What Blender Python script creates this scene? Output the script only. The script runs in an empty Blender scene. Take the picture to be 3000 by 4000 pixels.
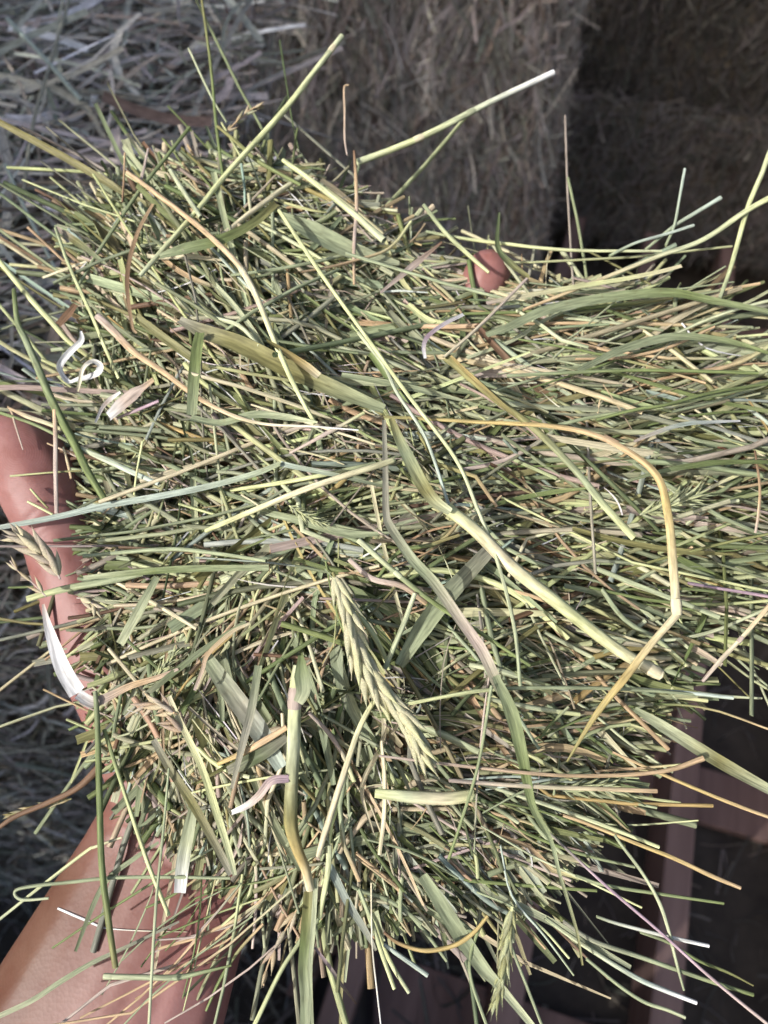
import bpy, bmesh, math
import numpy as np
from mathutils import Vector, Matrix

R = np.random.default_rng(11)
scene = bpy.context.scene
COL = scene.collection

# ------------------------------------------------------------------ camera
CAM = np.array([0.0, 0.0, 1.40])
PITCH = math.radians(50)                    # degrees below the horizon
FPX = 3020.0                                # focal length in photo pixels (photo is 3000 x 4000)
cd = bpy.data.cameras.new('camera')
cam = bpy.data.objects.new('camera', cd); COL.objects.link(cam)
cam.location = CAM; cam.rotation_euler = (math.radians(90) - PITCH, 0, 0)
cd.sensor_fit = 'VERTICAL'; cd.sensor_height = 36; cd.lens = 36 * FPX / 4000
cd.clip_start = 0.01; cd.clip_end = 400
cd.dof.use_dof = True; cd.dof.focus_distance = 0.225; cd.dof.aperture_fstop = 15
scene.camera = cam
RIGHT = np.array([1.0, 0, 0]); FWD = np.array([0, math.cos(PITCH), -math.sin(PITCH)]); UP = np.array([0, math.sin(PITCH), math.cos(PITCH)])

# ------------------------------------------------------------------ sky, sun, exposure
SUN = -0.66 * RIGHT - 0.06 * UP - 0.75 * FWD          # direction towards the sun
SUN = SUN / np.linalg.norm(SUN)
w = bpy.data.worlds.new('World'); scene.world = w; w.use_nodes = True
nt = w.node_tree
sky = nt.nodes.new('ShaderNodeTexSky'); sky.sky_type = 'NISHITA'; sky.sun_disc = False; sky.dust_density = 4.0; sky.ozone_density = .4
sky.sun_elevation = math.asin(SUN[2]); sky.sun_rotation = math.atan2(SUN[0], SUN[1])
nt.links.new(sky.outputs[0], nt.nodes['Background'].inputs[0]); nt.nodes['Background'].inputs[1].default_value = 0.138
sl = bpy.data.lights.new('sun', 'SUN'); sl.energy = 3.7; sl.angle = math.radians(0.5); sl.color = (1, 0.985, 0.955)
so = bpy.data.objects.new('sun', sl); COL.objects.link(so)
so.rotation_euler = Vector(SUN).to_track_quat('Z', 'Y').to_euler()
so.location = (-3, -3, 4)
scene.render.engine = 'CYCLES'
scene.cycles.use_denoising = True
scene.cycles.max_bounces = 6; scene.cycles.diffuse_bounces = 3; scene.cycles.transmission_bounces = 4
scene.view_settings.view_transform = 'Standard'; scene.view_settings.look = 'None'
scene.view_settings.exposure = 0.62; scene.view_settings.gamma = 1.0; scene.view_settings.use_curve_mapping = False

# ------------------------------------------------------------------ helpers
def tag(o, label=None, cat=None, group=None, kind=None):
    if label: o['label'] = label
    if cat: o['category'] = cat
    if group: o['group'] = group
    if kind: o['kind'] = kind
    return o
def empty(name, loc=(0, 0, 0), rz=0):
    o = bpy.data.objects.new(name, None); COL.objects.link(o); o.empty_display_size = 0.02
    o.location = loc; o.rotation_euler = (0, 0, rz); return o
def link(name, me, parent=None):
    o = bpy.data.objects.new(name, me); COL.objects.link(o)
    if parent is not None: o.parent = parent
    return o

def ray(px, py):
    """world direction through a photo pixel, scaled to unit depth along the view axis"""
    x = (np.asarray(px, float) - 1500) / FPX; y = (2000 - np.asarray(py, float)) / FPX
    return x[..., None] * RIGHT + y[..., None] * UP + FWD
# the plane of the upturned hand
N = math.cos(math.radians(18)) * -FWD + math.sin(math.radians(18)) * UP
O = CAM + ray(np.array(1350.), np.array(2200.)) * 0.262
def onplane(px, py, h):
    """point of the place that stands h metres above the hand plane, seen at that pixel"""
    d = ray(px, py); h = np.asarray(h, float)
    t = ((O - CAM) @ N + h) / (d @ N)
    return CAM + d * t[..., None]

# ------------------------------------------------------------------ materials
def mat(name):
    m = bpy.data.materials.new(name); m.use_nodes = True
    return m, m.node_tree, m.node_tree.nodes['Principled BSDF'], m.node_tree.nodes['Material Output']
def hay_material(name, trans, rough, streak=1.0):
    m, t, p, out = mat(name); n = t.nodes.new; L = t.links.new
    at = n('ShaderNodeAttribute'); at.attribute_name = 'tint'
    uv = n('ShaderNodeUVMap'); uv.uv_map = 'UVMap'
    mp = n('ShaderNodeMapping'); mp.inputs['Scale'].default_value = (3.6, 0.30, 1); L(uv.outputs[0], mp.inputs[0])
    n1 = n('ShaderNodeTexNoise'); n1.inputs['Scale'].default_value = 1.6; n1.inputs['Detail'].default_value = 3; L(mp.outputs[0], n1.inputs['Vector'])
    r1 = n('ShaderNodeMapRange'); r1.inputs[1].default_value = .3; r1.inputs[2].default_value = .7
    r1.inputs[3].default_value = 1 - .46 * streak; r1.inputs[4].default_value = 1 + .26 * streak; L(n1.outputs['Fac'], r1.inputs[0])
    mp2 = n('ShaderNodeMapping'); mp2.inputs['Scale'].default_value = (1.1, 0.9, 1); L(uv.outputs[0], mp2.inputs[0])
    n2 = n('ShaderNodeTexNoise'); n2.inputs['Scale'].default_value = 1.3; n2.inputs['Detail'].default_value = 5; n2.inputs['Roughness'].default_value = .65; L(mp2.outputs[0], n2.inputs['Vector'])
    r2 = n('ShaderNodeMapRange'); r2.inputs[1].default_value = .58; r2.inputs[2].default_value = .80; r2.inputs[3].default_value = 0; r2.inputs[4].default_value = .6; L(n2.outputs['Fac'], r2.inputs[0])
    mul = n('ShaderNodeVectorMath'); mul.operation = 'SCALE'; L(at.outputs['Color'], mul.inputs[0]); L(r1.outputs[0], mul.inputs['Scale'])
    mx = n('ShaderNodeMix'); mx.data_type = 'RGBA'; mx.blend_type = 'MULTIPLY'; mx.inputs[7].default_value = (.62, .47, .36, 1)
    L(r2.outputs[0], mx.inputs[0]); L(mul.outputs[0], mx.inputs[6])
    L(mx.outputs[2], p.inputs['Base Color']); p.inputs['Roughness'].default_value = rough
    p.inputs['Specular IOR Level'].default_value = .22
    bp = n('ShaderNodeBump'); bp.inputs['Strength'].default_value = .35; bp.inputs['Distance'].default_value = .0004
    L(n1.outputs['Fac'], bp.inputs['Height']); L(bp.outputs[0], p.inputs['Normal'])
    if trans:
        tr = n('ShaderNodeBsdfTranslucent'); L(mx.outputs[2], tr.inputs[0])
        ms = n('ShaderNodeMixShader'); ms.inputs[0].default_value = trans
        L(p.outputs[0], ms.inputs[1]); L(tr.outputs[0], ms.inputs[2]); L(ms.outputs[0], out.inputs['Surface'])
    return m
M_STEM = hay_material('dry_stem', 0.0, .6)
M_LEAF = hay_material('dry_leaf', .22, .55)
M_BALE = hay_material('bale_hay', .1, .7)

def noise_material(name, c1, c2, scale, rough=.8, bump=.3, dist=.004, stretch=(1, 1, 1), detail=6):
    m, t, p, out = mat(name); n = t.nodes.new; L = t.links.new
    tc = n('ShaderNodeTexCoord'); mp = n('ShaderNodeMapping'); mp.inputs['Scale'].default_value = stretch; L(tc.outputs['Object'], mp.inputs[0])
    nz = n('ShaderNodeTexNoise'); nz.inputs['Scale'].default_value = scale; nz.inputs['Detail'].default_value = detail; nz.inputs['Roughness'].default_value = .65; L(mp.outputs[0], nz.inputs['Vector'])
    cr = n('ShaderNodeValToRGB'); cr.color_ramp.elements[0].position = .32; cr.color_ramp.elements[1].position = .70
    cr.color_ramp.elements[0].color = (*c1, 1); cr.color_ramp.elements[1].color = (*c2, 1); L(nz.outputs['Fac'], cr.inputs[0])
    L(cr.outputs[0], p.inputs['Base Color']); p.inputs['Roughness'].default_value = rough
    bp = n('ShaderNodeBump'); bp.inputs['Strength'].default_value = bump; bp.inputs['Distance'].default_value = dist
    L(nz.outputs['Fac'], bp.inputs['Height']); L(bp.outputs[0], p.inputs['Normal'])
    return m
M_GROUND = noise_material('trodden_earth', (.035, .028, .024), (.09, .075, .06), 14)
M_WOOD = noise_material('pallet_wood', (.17, .10, .085), (.34, .22, .19), 22, .75, .5, .002, (1, .06, 1))
M_BOARD = noise_material('weathered_board', (.12, .10, .085), (.22, .19, .16), 12, .85, .4, .003, (1, 1, .08))
M_CORE = noise_material('pressed_hay', (.05, .04, .03), (.16, .13, .09), 40, .9, .6, .01)
M_RUBBER = noise_material('black_rubber', (.012, .012, .014), (.022, .022, .025), 30, .45, .15, .001)

# ------------------------------------------------------------------ strands
def catmull(P, k):
    P = np.asarray(P, float)
    if len(P) < 3:
        s = np.linspace(0, 1, max(k, 2) * 2)[:, None]; return P[0] * (1 - s) + P[-1] * s
    Q = np.vstack([2 * P[0] - P[1], P, 2 * P[-1] - P[-2]]); out = []
    for i in range(len(P) - 1):
        a, b, c, d = Q[i:i + 4]
        for s in np.linspace(0, 1, k, endpoint=False):
            out.append(.5 * (2 * b + (c - a) * s + (2 * a - 5 * b + 4 * c - d) * s * s + (3 * b - a - 3 * c + d) * s ** 3))
    out.append(P[-1]); return np.array(out)

def _ring(n, flat):
    a = np.arange(n) * 2 * math.pi / n + .3
    return np.stack([np.cos(a) * .5, np.sin(a) * .5 * flat], 1)
SEC = {'stem': (_ring(7, .92), True), 'flat': (_ring(6, .45), True), 'tri': (_ring(4, .7), True),
       'leaf': (np.array([[-.5, .14], [-.18, .0], [0, -.05], [.18, .0], [.5, .14]]), False),
       'blade': (np.array([[-.5, .10], [0, -.06], [.5, .10]]), False)}

def strands(pts, wid, tint, kind, normal=N, twist=None, seed=None):
    """pts (S,K,3), wid (S,K), tint (S,K,3) -> vertex, quad, uv and tint arrays"""
    sec, closed = SEC[kind]; S, K, _ = pts.shape; Mn = len(sec)
    T = np.gradient(pts, axis=1); T /= np.linalg.norm(T, axis=2, keepdims=True) + 1e-12
    nn = np.broadcast_to(np.asarray(normal, float), pts.shape)
    B = np.cross(T, nn); B /= np.linalg.norm(B, axis=2, keepdims=True) + 1e-9
    Nn = np.cross(B, T)
    if twist is not None:
        c, s = np.cos(twist)[..., None], np.sin(twist)[..., None]; B, Nn = B * c + Nn * s, Nn * c - B * s
    V = pts[:, :, None] + wid[:, :, None, None] * (sec[:, 0][None, None, :, None] * B[:, :, None] + sec[:, 1][None, None, :, None] * Nn[:, :, None])
    idx = np.arange(S * K * Mn).reshape(S, K, Mn)
    j2 = np.roll(np.arange(Mn), -1) if closed else np.arange(1, Mn); j1 = np.arange(Mn if closed else Mn - 1)
    a = idx[:, :-1][:, :, j1]; b = idx[:, :-1][:, :, j2]; c = idx[:, 1:][:, :, j2]; d = idx[:, 1:][:, :, j1]
    F = np.stack([a, d, c, b], -1).reshape(-1, 4)
    ln = np.concatenate([np.zeros((S, 1)), np.cumsum(np.linalg.norm(np.diff(pts, axis=1), axis=2), 1)], 1) * 250
    if seed is None: seed = R.random(S) * 400
    U = np.broadcast_to((np.arange(Mn) / max(Mn - 1, 1))[None, None], (S, K, Mn)) + (seed * 1.7)[:, None, None] % 50
    UV = np.stack([U, np.broadcast_to((ln + seed[:, None])[:, :, None], (S, K, Mn))], -1).reshape(-1, 2)
    C = np.broadcast_to(tint[:, :, None], (S, K, Mn, 3)).reshape(-1, 3)
    return V.reshape(-1, 3), F, UV, C

def mesh_from(chunks, name, material):
    Vs, Fs, Us, Cs = [], [], [], []; off = 0
    for V, F, U, C in chunks:
        Vs.append(V); Fs.append(F + off); Us.append(U); Cs.append(C); off += len(V)
    V = np.vstack(Vs); F = np.vstack(Fs); U = np.vstack(Us); C = np.vstack(Cs)
    me = bpy.data.meshes.new(name)
    me.vertices.add(len(V)); me.vertices.foreach_set('co', V.astype('f').ravel())
    me.loops.add(F.size); me.loops.foreach_set('vertex_index', F.astype('i').ravel())
    me.polygons.add(len(F)); me.polygons.foreach_set('loop_start', np.arange(0, F.size, 4, dtype='i'))
    me.polygons.foreach_set('use_smooth', np.ones(len(F), bool))
    me.update(calc_edges=True)
    uv = me.uv_layers.new(name='UVMap'); uv.data.foreach_set('uv', U[F.ravel()].astype('f').ravel())
    at = me.attributes.new('tint', 'FLOAT_COLOR', 'POINT')
    at.data.foreach_set('color', np.hstack([C, np.ones((len(C), 1))]).astype('f').ravel())
    me.materials.append(material); me.validate(); return me

PAL = {'lime': (.56, .58, .30), 'pale': (.46, .485, .31), 'sage': (.28, .315, .19), 'green': (.175, .215, .085), 'olive': (.23, .215, .09),
       'tan': (.50, .36, .215), 'cream': (.64, .57, .38), 'pink': (.45, .365, .31), 'brown': (.19, .115, .07), 'blue': (.40, .46, .39),
       'white': (.74, .73, .71), 'mauve': (.36, .26, .30), 'gold': (.47, .36, .15), 'grey': (.27, .26, .20), 'dark': (.10, .125, .06)}
for k_ in PAL: PAL[k_] = np.array(PAL[k_])

# ------------------------------------------------------------------ shape of the bunch
POLY = np.array([(450, 930), (620, 790), (850, 690), (1130, 710), (1380, 850), (1620, 1030), (1900, 1160), (2300, 1200), (2600, 1240), (2850, 1350), (3120, 1500), (3150, 2080),
                 (2760, 2300), (2530, 2640), (2370, 2880), (2270, 3070), (2150, 3230), (1980, 3380), (1700, 3480), (1300, 3480), (1000, 3330),
                 (820, 3220), (640, 3090), (520, 2960), (500, 2700), (460, 2400), (470, 2150), (480, 1930), (450, 1700), (420, 1500), (400, 1250), (410, 1050)], float)
def inside(p):
    x, y = p[:, 0], p[:, 1]; c = np.zeros(len(p), bool); n = len(POLY)
    for i in range(n):
        x0, y0 = POLY[i]; x1, y1 = POLY[(i + 1) % n]
        m = ((y0 > y) != (y1 > y)) & (x < (x1 - x0) * (y - y0) / (y1 - y0 + 1e-9) + x0); c ^= m
    return c
def edge_dist(p):
    d = np.full(len(p), 1e9)
    for i in range(len(POLY)):
        a = POLY[i]; b = POLY[(i + 1) % len(POLY)]; ab = b - a
        t = np.clip(((p - a) @ ab) / (ab @ ab), 0, 1); d = np.minimum(d, np.linalg.norm(p - a - t[:, None] * ab, axis=1))
    return np.where(inside(p), d, -d)
GX, GY = np.arange(-600, 3900, 40.), np.arange(-200, 4700, 40.)
_g = np.stack(np.meshgrid(GX, GY, indexing='ij'), -1).reshape(-1, 2)
_t = edge_dist(_g)
LUMP = 4 * np.sin(_g[:, 0] / 210 + 1) * np.sin(_g[:, 1] / 260) + 3 * np.sin(_g[:, 0] / 97 + _g[:, 1] / 133)
TOP = (np.where(_t > 0, 11 + 24 * (1 - np.exp(-np.maximum(_t, 0) / 420)), 11 + np.maximum(_t, -700) * .004) + np.where(_t > 0, LUMP * np.clip(_t / 300, 0, 1), 0)).reshape(len(GX), len(GY)) * 1e-3
def top(p):
    p = np.asarray(p, float); fx = np.clip((p[..., 0] - GX[0]) / 40, 0, len(GX) - 2.01); fy = np.clip((p[..., 1] - GY[0]) / 40, 0, len(GY) - 2.01)
    i = fx.astype(int); j = fy.astype(int); u = fx - i; v = fy - j
    return TOP[i, j] * (1 - u) * (1 - v) + TOP[i + 1, j] * u * (1 - v) + TOP[i, j + 1] * (1 - u) * v + TOP[i + 1, j + 1] * u * v

FIELD = np.array([(500, 900, 36, 26), (900, 800, 14, 26), (1300, 900, 14, 28), (1900, 1150, 6, 17), (2600, 1250, -10, 18), (2700, 1600, 2, 18), (2700, 2000, 4, 18),
                  (2200, 1700, 10, 22), (1500, 1500, 24, 32), (900, 1400, 35, 32), (400, 1300, 60, 34), (500, 1900, 30, 50), (900, 1900, 6, 36), (1300, 1900, -6, 32), (1800, 2100, 3, 30),
                  (2400, 2300, 4, 17), (2750, 2600, 14, 13), (1700, 2600, 8, 46), (1300, 2600, 80, 34), (900, 2500, -62, 40), (600, 2700, -72, 36), (900, 3000, 75, 32), (1300, 3200, 86, 22),
                  (1700, 3200, 38, 40), (2100, 3000, 8, 20), (2450, 3300, 26, 13), (2150, 3550, 38, 16), (1750, 3650, 52, 22), (1000, 3500, -50, 22), (600, 3650, -40, 14), (500, 2250, -4, 22), (800, 2200, -4, 30)], float)
def field(p):
    d2 = ((p[:, None] - FIELD[None, :, :2]) ** 2).sum(-1) + 120 ** 2
    wt = 1 / d2 ** 1.5; wt /= wt.sum(1, keepdims=True); a = np.radians(FIELD[:, 2]) * 2
    ang = .5 * np.arctan2(wt @ np.sin(a), wt @ np.cos(a)); return ang, np.radians(wt @ FIELD[:, 3])

def pick_tint(n, probs):
    names = list(probs); pr = np.array([probs[k] for k in names]); i = R.choice(len(names), n, p=pr / pr.sum())
    c = np.array([PAL[names[k]] for k in i]); c = c * (1 + R.normal(0, .13, (n, 1))) * (1 + R.normal(0, .035, (n, 3)))
    return np.clip(c, .02, .85), [names[k] for k in i]
MIX = {'sage': 20, 'pale': 19, 'green': 11, 'lime': 14, 'tan': 8, 'cream': 9, 'pink': 8, 'grey': 7, 'olive': 6, 'blue': 3, 'brown': 2.5, 'gold': 1.5, 'dark': 5}

def layout(p, ang, ln, depth, K=7, tilt=.05, bend=.12, kink=.25):
    """polylines in photo space around p, set at depth metres under the top of the bunch"""
    n = len(p); s = np.linspace(-.5, .5, K)
    d = np.stack([np.cos(ang), np.sin(ang)], 1); q = np.stack([-d[:, 1], d[:, 0]], 1)
    b = R.normal(0, bend, n)[:, None] * ln[:, None] * (s ** 2 - .08)[None] * 1.6
    kk = (R.random(n) < kink)[:, None] * R.normal(0, .16, n)[:, None] * ln[:, None] * np.abs(s[None] - R.uniform(-.3, .3, n)[:, None])
    X = p[:, None] + d[:, None] * (ln[:, None] * s[None])[..., None] + q[:, None] * (b + kk)[..., None]
    tc = top(p)[:, None]; te = top(X)
    h = .45 * tc + .55 * te - depth[:, None] + (R.normal(0, tilt, n)[:, None] * ln[:, None] / 12000 * s[None] * 2)
    return X, np.maximum(h, -.012)

# ------------------------------------------------------------------ the setting
def box_mesh(name, lo, hi, m, bevel=.003):
    bm = bmesh.new(); bmesh.ops.create_cube(bm, size=1)
    for v in bm.verts: v.co = [lo[i] + (v.co[i] + .5) * (hi[i] - lo[i]) for i in range(3)]
    if bevel: bmesh.ops.bevel(bm, geom=list(bm.edges), offset=bevel, segments=2, affect='EDGES', profile=.6)
    me = bpy.data.meshes.new(name); bm.to_mesh(me); bm.free(); me.materials.append(m); return me
gm = bpy.data.meshes.new('ground')
gm.from_pydata([(-60, -60, 0), (60, -60, 0), (60, 60, 0), (-60, 60, 0)], [], [(0, 1, 2, 3)]); gm.materials.append(M_GROUND)
tag(link('ground', gm), kind='structure')

HEAD = math.radians(18)                      # the pallet and the stacks stand turned by this much
A_ = np.array([math.sin(HEAD), math.cos(HEAD), 0]); B_ = np.array([math.cos(HEAD), -math.sin(HEAD), 0]); Z_ = np.array([0, 0, 1.])

def hay_face(o, eu, ev, n, normal, lay, ln, wid, colors, probs, out=.012, K=5, spread=.5):
    """strands lying on one face of a bale: o corner, eu/ev edges, lay = main direction in the face"""
    uu, vv = R.random(n), R.random(n)
    p = o + uu[:, None] * eu + vv[:, None] * ev + normal * R.uniform(-.006, out, n)[:, None]
    a = R.normal(lay, spread, n); eun, evn = eu / np.linalg.norm(eu), ev / np.linalg.norm(ev)
    d = np.cos(a)[:, None] * eun + np.sin(a)[:, None] * evn + normal * R.normal(0, .16, n)[:, None]
    q = np.cross(normal, d); L = ln * np.exp(R.normal(0, .45, n)); s = np.linspace(-.5, .5, K)
    pts = p[:, None] + d[:, None] * (L[:, None] * s)[..., None] + q[:, None] * ((R.normal(0, .35, n) * L)[:, None] * s ** 2)[..., None] + normal * ((R.normal(0, .18, n) * L)[:, None] * s ** 2)[..., None]
    W = (wid * np.exp(R.normal(0, .4, n)))[:, None] * np.ones(K)
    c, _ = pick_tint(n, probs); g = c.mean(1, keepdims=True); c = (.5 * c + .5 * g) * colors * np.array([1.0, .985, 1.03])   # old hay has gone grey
    return strands(pts, W, np.repeat(c[:, None], K, 1), 'blade', normal, (R.normal(0, .6, n)[:, None] + R.normal(0, .5, n)[:, None] * s))

def bale(base, size, label, group, faces, colors, probs, name='hay_bale', **kw):
    """a pressed bale standing with its front left corner at base; size along B_, A_, Z_"""
    e = empty(name, base); tag(e, label, 'hay bale', group)
    sx, sy, sz = size; bm = bmesh.new()
    nx, ny, nz = [max(3, int(k / .07)) for k in size]
    bmesh.ops.create_cube(bm, size=1); bmesh.ops.subdivide_edges(bm, edges=list(bm.edges), cuts=6, use_grid_fill=True)
    for v in bm.verts:
        u = np.array(v.co) + .5; c = np.array(v.co) * 2
        rr = 1 - .05 * (max(0, abs(c[0]) + abs(c[1]) + abs(c[2]) - 1.7)) ; k = (.5 + np.array(v.co) * rr) * np.array(size) + R.normal(0, .006, 3)
        v.co = Vector(k[0] * B_ + k[1] * A_ + k[2] * Z_)
    me = bpy.data.meshes.new('bale_core'); bm.to_mesh(me); bm.free(); me.materials.append(M_CORE); link('pressed_core', me, e)
    ch = []
    for f, n, lay, spread in faces:
        if f == 'front': o, eu, ev, nn = np.zeros(3), sx * B_, sz * Z_, -A_
        elif f == 'top': o, eu, ev, nn = sz * Z_, sx * B_, sy * A_, Z_
        elif f == 'right': o, eu, ev, nn = sx * B_, sy * A_, sz * Z_, B_
        else: o, eu, ev, nn = np.zeros(3), sy * A_, sz * Z_, -B_
        ch.append(hay_face(o, eu, ev, n, nn, lay, kw.get('ln', .07), kw.get('wid', .0028), colors, probs, kw.get('out', .014), spread=spread))
    tag(link('surface_hay', mesh_from(ch, 'surface_hay', M_BALE), e), kind='stuff')
    return e
def pt(right, fwd, z=0): return np.array([right, fwd, z])
BROWN = {'tan': 2, 'pink': 7, 'grey': 6, 'cream': 3, 'brown': 1.5, 'sage': 2}
GREY = {'grey': 7, 'sage': 5, 'pink': 7, 'blue': 1.5, 'pale': 4, 'tan': 3, 'olive': 1, 'brown': 1.5, 'cream': 4, 'white': 1}
# far right stack on the pallet, its deep shade put into a darker tint
P0 = pt(.34, 2.30)
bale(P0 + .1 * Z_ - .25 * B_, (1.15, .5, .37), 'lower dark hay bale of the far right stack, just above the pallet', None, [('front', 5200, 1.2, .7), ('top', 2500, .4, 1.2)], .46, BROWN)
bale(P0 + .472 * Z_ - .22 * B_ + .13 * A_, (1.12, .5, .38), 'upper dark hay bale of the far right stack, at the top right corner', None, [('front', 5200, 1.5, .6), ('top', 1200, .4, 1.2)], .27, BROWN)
# paler stack in the middle
P1 = pt(.275, 1.47)
for i, (z, lab) in enumerate([(.0, 'lower bale of the middle stack, mostly hidden behind the held hay'), (.50, 'greyish brown hay bale face with upright strands at the top centre')]):
    bale(P1 + z * Z_ - 1.0 * B_, (1.0, .5, .498), lab, None, [('front', 7500 if i else 3500, 1.5, .55), ('right', 2200, 1.5, .8), ('top', 1800, .4, 1.2)], 1.35, BROWN, ln=.10, wid=.0026)
# high stack on the left, its loose top spread with hay
P2 = pt(-.15, .34); AB_ = (A_, B_); A_, B_ = np.array([0, 1., 0]), np.array([1., 0, 0])     # this stack stands square to the view
for i, (z, lab) in enumerate([(.0, 'bottom bale of the left stack behind the wrist'), (.37, 'middle bale of the left stack, its face showing left of the wrist'), (.74, 'top bale of the left stack under the loose hay')]):
    bale(P2 + z * Z_ - 1.05 * B_, (1.05, .75, .368), lab, None, [('front', 5200, .5, 1.0), ('right', 1600, 1.2, .8), ('top', 900, .4, 1.3)], 1.25, GREY, ln=.06, wid=.0022)
ch = []
o0 = P2 + 1.10 * Z_ - 1.1 * B_ - .03 * A_
for n_, ln_, wd_, up_, K_ in ((6500, .055, .0026, .03, 5), (1800, .10, .0036, .05, 5), (260, .17, .0042, .06, 6)):
    ch.append(hay_face(o0, 1.12 * B_, .85 * A_, n_, Z_, .55, ln_, wd_, 1.35, GREY, up_, K_, 1.0))
hp = link('loose_hay', mesh_from(ch, 'loose_hay', M_BALE)); tag(hp, 'loose grey green hay strewn on the left stack, top left corner', 'hay', kind='stuff')
A_, B_ = AB_
# litter on the floor
ch = [hay_face(pt(-1.3, -.5, .006), pt(1.5, 0), pt(0, 1.2), 5000, Z_, .8, .07, .0026, .6, GREY, .03, 5, 1.4),
      hay_face(pt(.1, -.2, .006), pt(1.8, 0), pt(0, 2.2), 2200, Z_, .8, .05, .0024, .5, BROWN, .012, 5, 1.4)]
tag(link('hay_litter', mesh_from(ch, 'hay_litter', M_BALE)), 'dark hay litter trodden over the floor beside the boot', 'hay', kind='stuff')

# pallet: runners on edge over cross boards
def at_ground(px, py, z):
    d = ray(np.array(float(px)), np.array(float(py))); return CAM + d * ((z - CAM[2]) / d[2])
pal = empty('wooden_pallet', (0, 0, 0)); tag(pal, 'reddish brown wooden pallet with upright runners on the floor, lower right', 'pallet')
ZT = .165; c0 = at_ground(2650, 3400, ZT); runner = None
for k in range(-2, 5):
    c = c0 + k * .212 * B_ + R.normal(0, .004) * B_
    if runner is None: runner = box_mesh('runner', (-.021, -1.0, -.135), (.021, 1.9, 0), M_WOOD, .004)
    o = link('runner', runner, pal); o.location = c; o.rotation_euler = (R.normal(0, .01), R.normal(0, .02), -HEAD + R.normal(0, .006))
cross = box_mesh('cross_board', (-.62, -.05, -.018), (.95, .05, 0), M_WOOD, .003)
for k in range(6):
    o = link('cross_board', cross, pal); o.location = c0 + .1 * B_ + (-.72 + k * .46 + R.normal(0, .01)) * A_ - (.137) * Z_; o.rotation_euler = (0, 0, -HEAD + R.normal(0, .02))

# boot under the camera
def lathe_rings(rings, name, m):
    bm = bmesh.new(); rows = []
    for (cx, cy, cz, rx, ry, sq, ax) in rings:
        row = []
        for i in range(24):
            a = i * 2 * math.pi / 24; ca, sa = math.cos(a), math.sin(a)
            x = math.copysign(abs(ca) ** sq, ca) * rx; y = math.copysign(abs(sa) ** sq, sa) * ry
            row.append(bm.verts.new((cx + x, cy + (y if ax == 'z' else 0), cz + (0 if ax == 'z' else y))))
        rows.append(row)
    for a, b in zip(rows, rows[1:]):
        for i in range(24): bm.faces.new((a[i], a[(i + 1) % 24], b[(i + 1) % 24], b[i]))
    bm.faces.new(rows[0][::-1]); bm.faces.new(rows[-1])
    bmesh.ops.recalc_face_normals(bm, faces=list(bm.faces))
    for f in bm.faces: f.smooth = True
    me = bpy.data.meshes.new(name); bm.to_mesh(me); bm.free(); me.materials.append(m); return me
bt = empty('boot', at_ground(1330, 3980, .02) * [1, 1, 0] + [0, -.02, 0], math.radians(-6)); tag(bt, 'black rubber boot toe on the dark floor, bottom centre', 'boot')
foot = [(0, .10 - .0, .050, .012, .014, .8, 'y')] + [(0, y, z, rx, rz, .85, 'y') for y, z, rx, rz in
        ((.095, .050, .026, .024), (.08, .052, .038, .034), (.05, .055, .047, .040), (.01, .058, .050, .043), (-.04, .064, .046, .049), (-.09, .075, .041, .060), (-.13, .09, .040, .072), (-.18, .075, .040, .060), (-.205, .06, .03, .045))]
fo = link('foot', lathe_rings(foot, 'foot', M_RUBBER), bt)
sh = [(0, -.13, .07, .042, .062, .9, 'z'), (0, -.13, .12, .046, .062, .9, 'z'), (0, -.135, .20, .052, .062, .9, 'z'), (0, -.14, .32, .060, .066, .9, 'z'), (0, -.14, .38, .062, .068, .9, 'z'), (0, -.14, .381, .056, .062, .9, 'z'), (0, -.14, .34, .054, .060, .9, 'z')]
link('shaft', lathe_rings(sh, 'shaft', M_RUBBER), bt)
sole = [(0, -.06, z, rx, ry, .7, 'z') for z, rx, ry in ((.001, .050, .156), (.018, .053, .160), (.022, .050, .156))]
link('sole', lathe_rings(sole, 'sole', M_RUBBER), bt)

# unseen boards added to block light: sun reaches only the raised hand
occluder = empty('occluder', (0, 0, 0)); tag(occluder, 'board screen added out of view to keep sun and sky off the background', 'occluder')
SH = np.array([SUN[0], SUN[1], 0]); el = math.asin(SUN[2]); SH /= np.linalg.norm(SH); UH = np.array([SH[1], -SH[0], 0])     # towards the sun, and across it
if UH @ np.array([-.66, .75, 0]) < 0: UH = -UH
D = 1.15                                                       # distance of the added screen boards
def screen_piece(u0, u1, z0, z1, nm):
    me = box_mesh(nm, (0, -.02, 0), (u1 - u0, .02, z1 - z0), M_BOARD, .004)
    o = link(nm, me, occluder); o.location = SH * D + UH * u0 + Z_ * z0; o.rotation_euler = (0, 0, math.atan2(UH[1], UH[0])); return o
def vline(v, s): return (v - math.cos(el) * 0 - math.sin(el) * s) / math.cos(el)
U_EDGE, V_LOW = .34, .86
low_top = (V_LOW + math.sin(el) * D) / math.cos(el)
for k in range(8): screen_piece(U_EDGE + k * .2, U_EDGE + k * .2 + .196, 0, 2.3 if k < 2 else 3.1, 'shade_board')
for k in range(7): screen_piece(-1.1 + k * .2057, -1.1 + k * .2057 + .202, 0, low_top, 'low_shade_board')
def slab(nm, lo, hi, rot=(0, 0, -HEAD)):
    o = link(nm, box_mesh(nm, lo, hi, M_BOARD, .005), occluder); o.rotation_euler = rot; return o
slab('shade_cover', (.15, 1.75, 2.55), (3.6, 4.6, 2.60))  # added slabs, unseen, hold sky light off the right stack
slab('shade_back', (-.6, 3.4, 0), (3.6, 3.45, 2.55))
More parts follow.
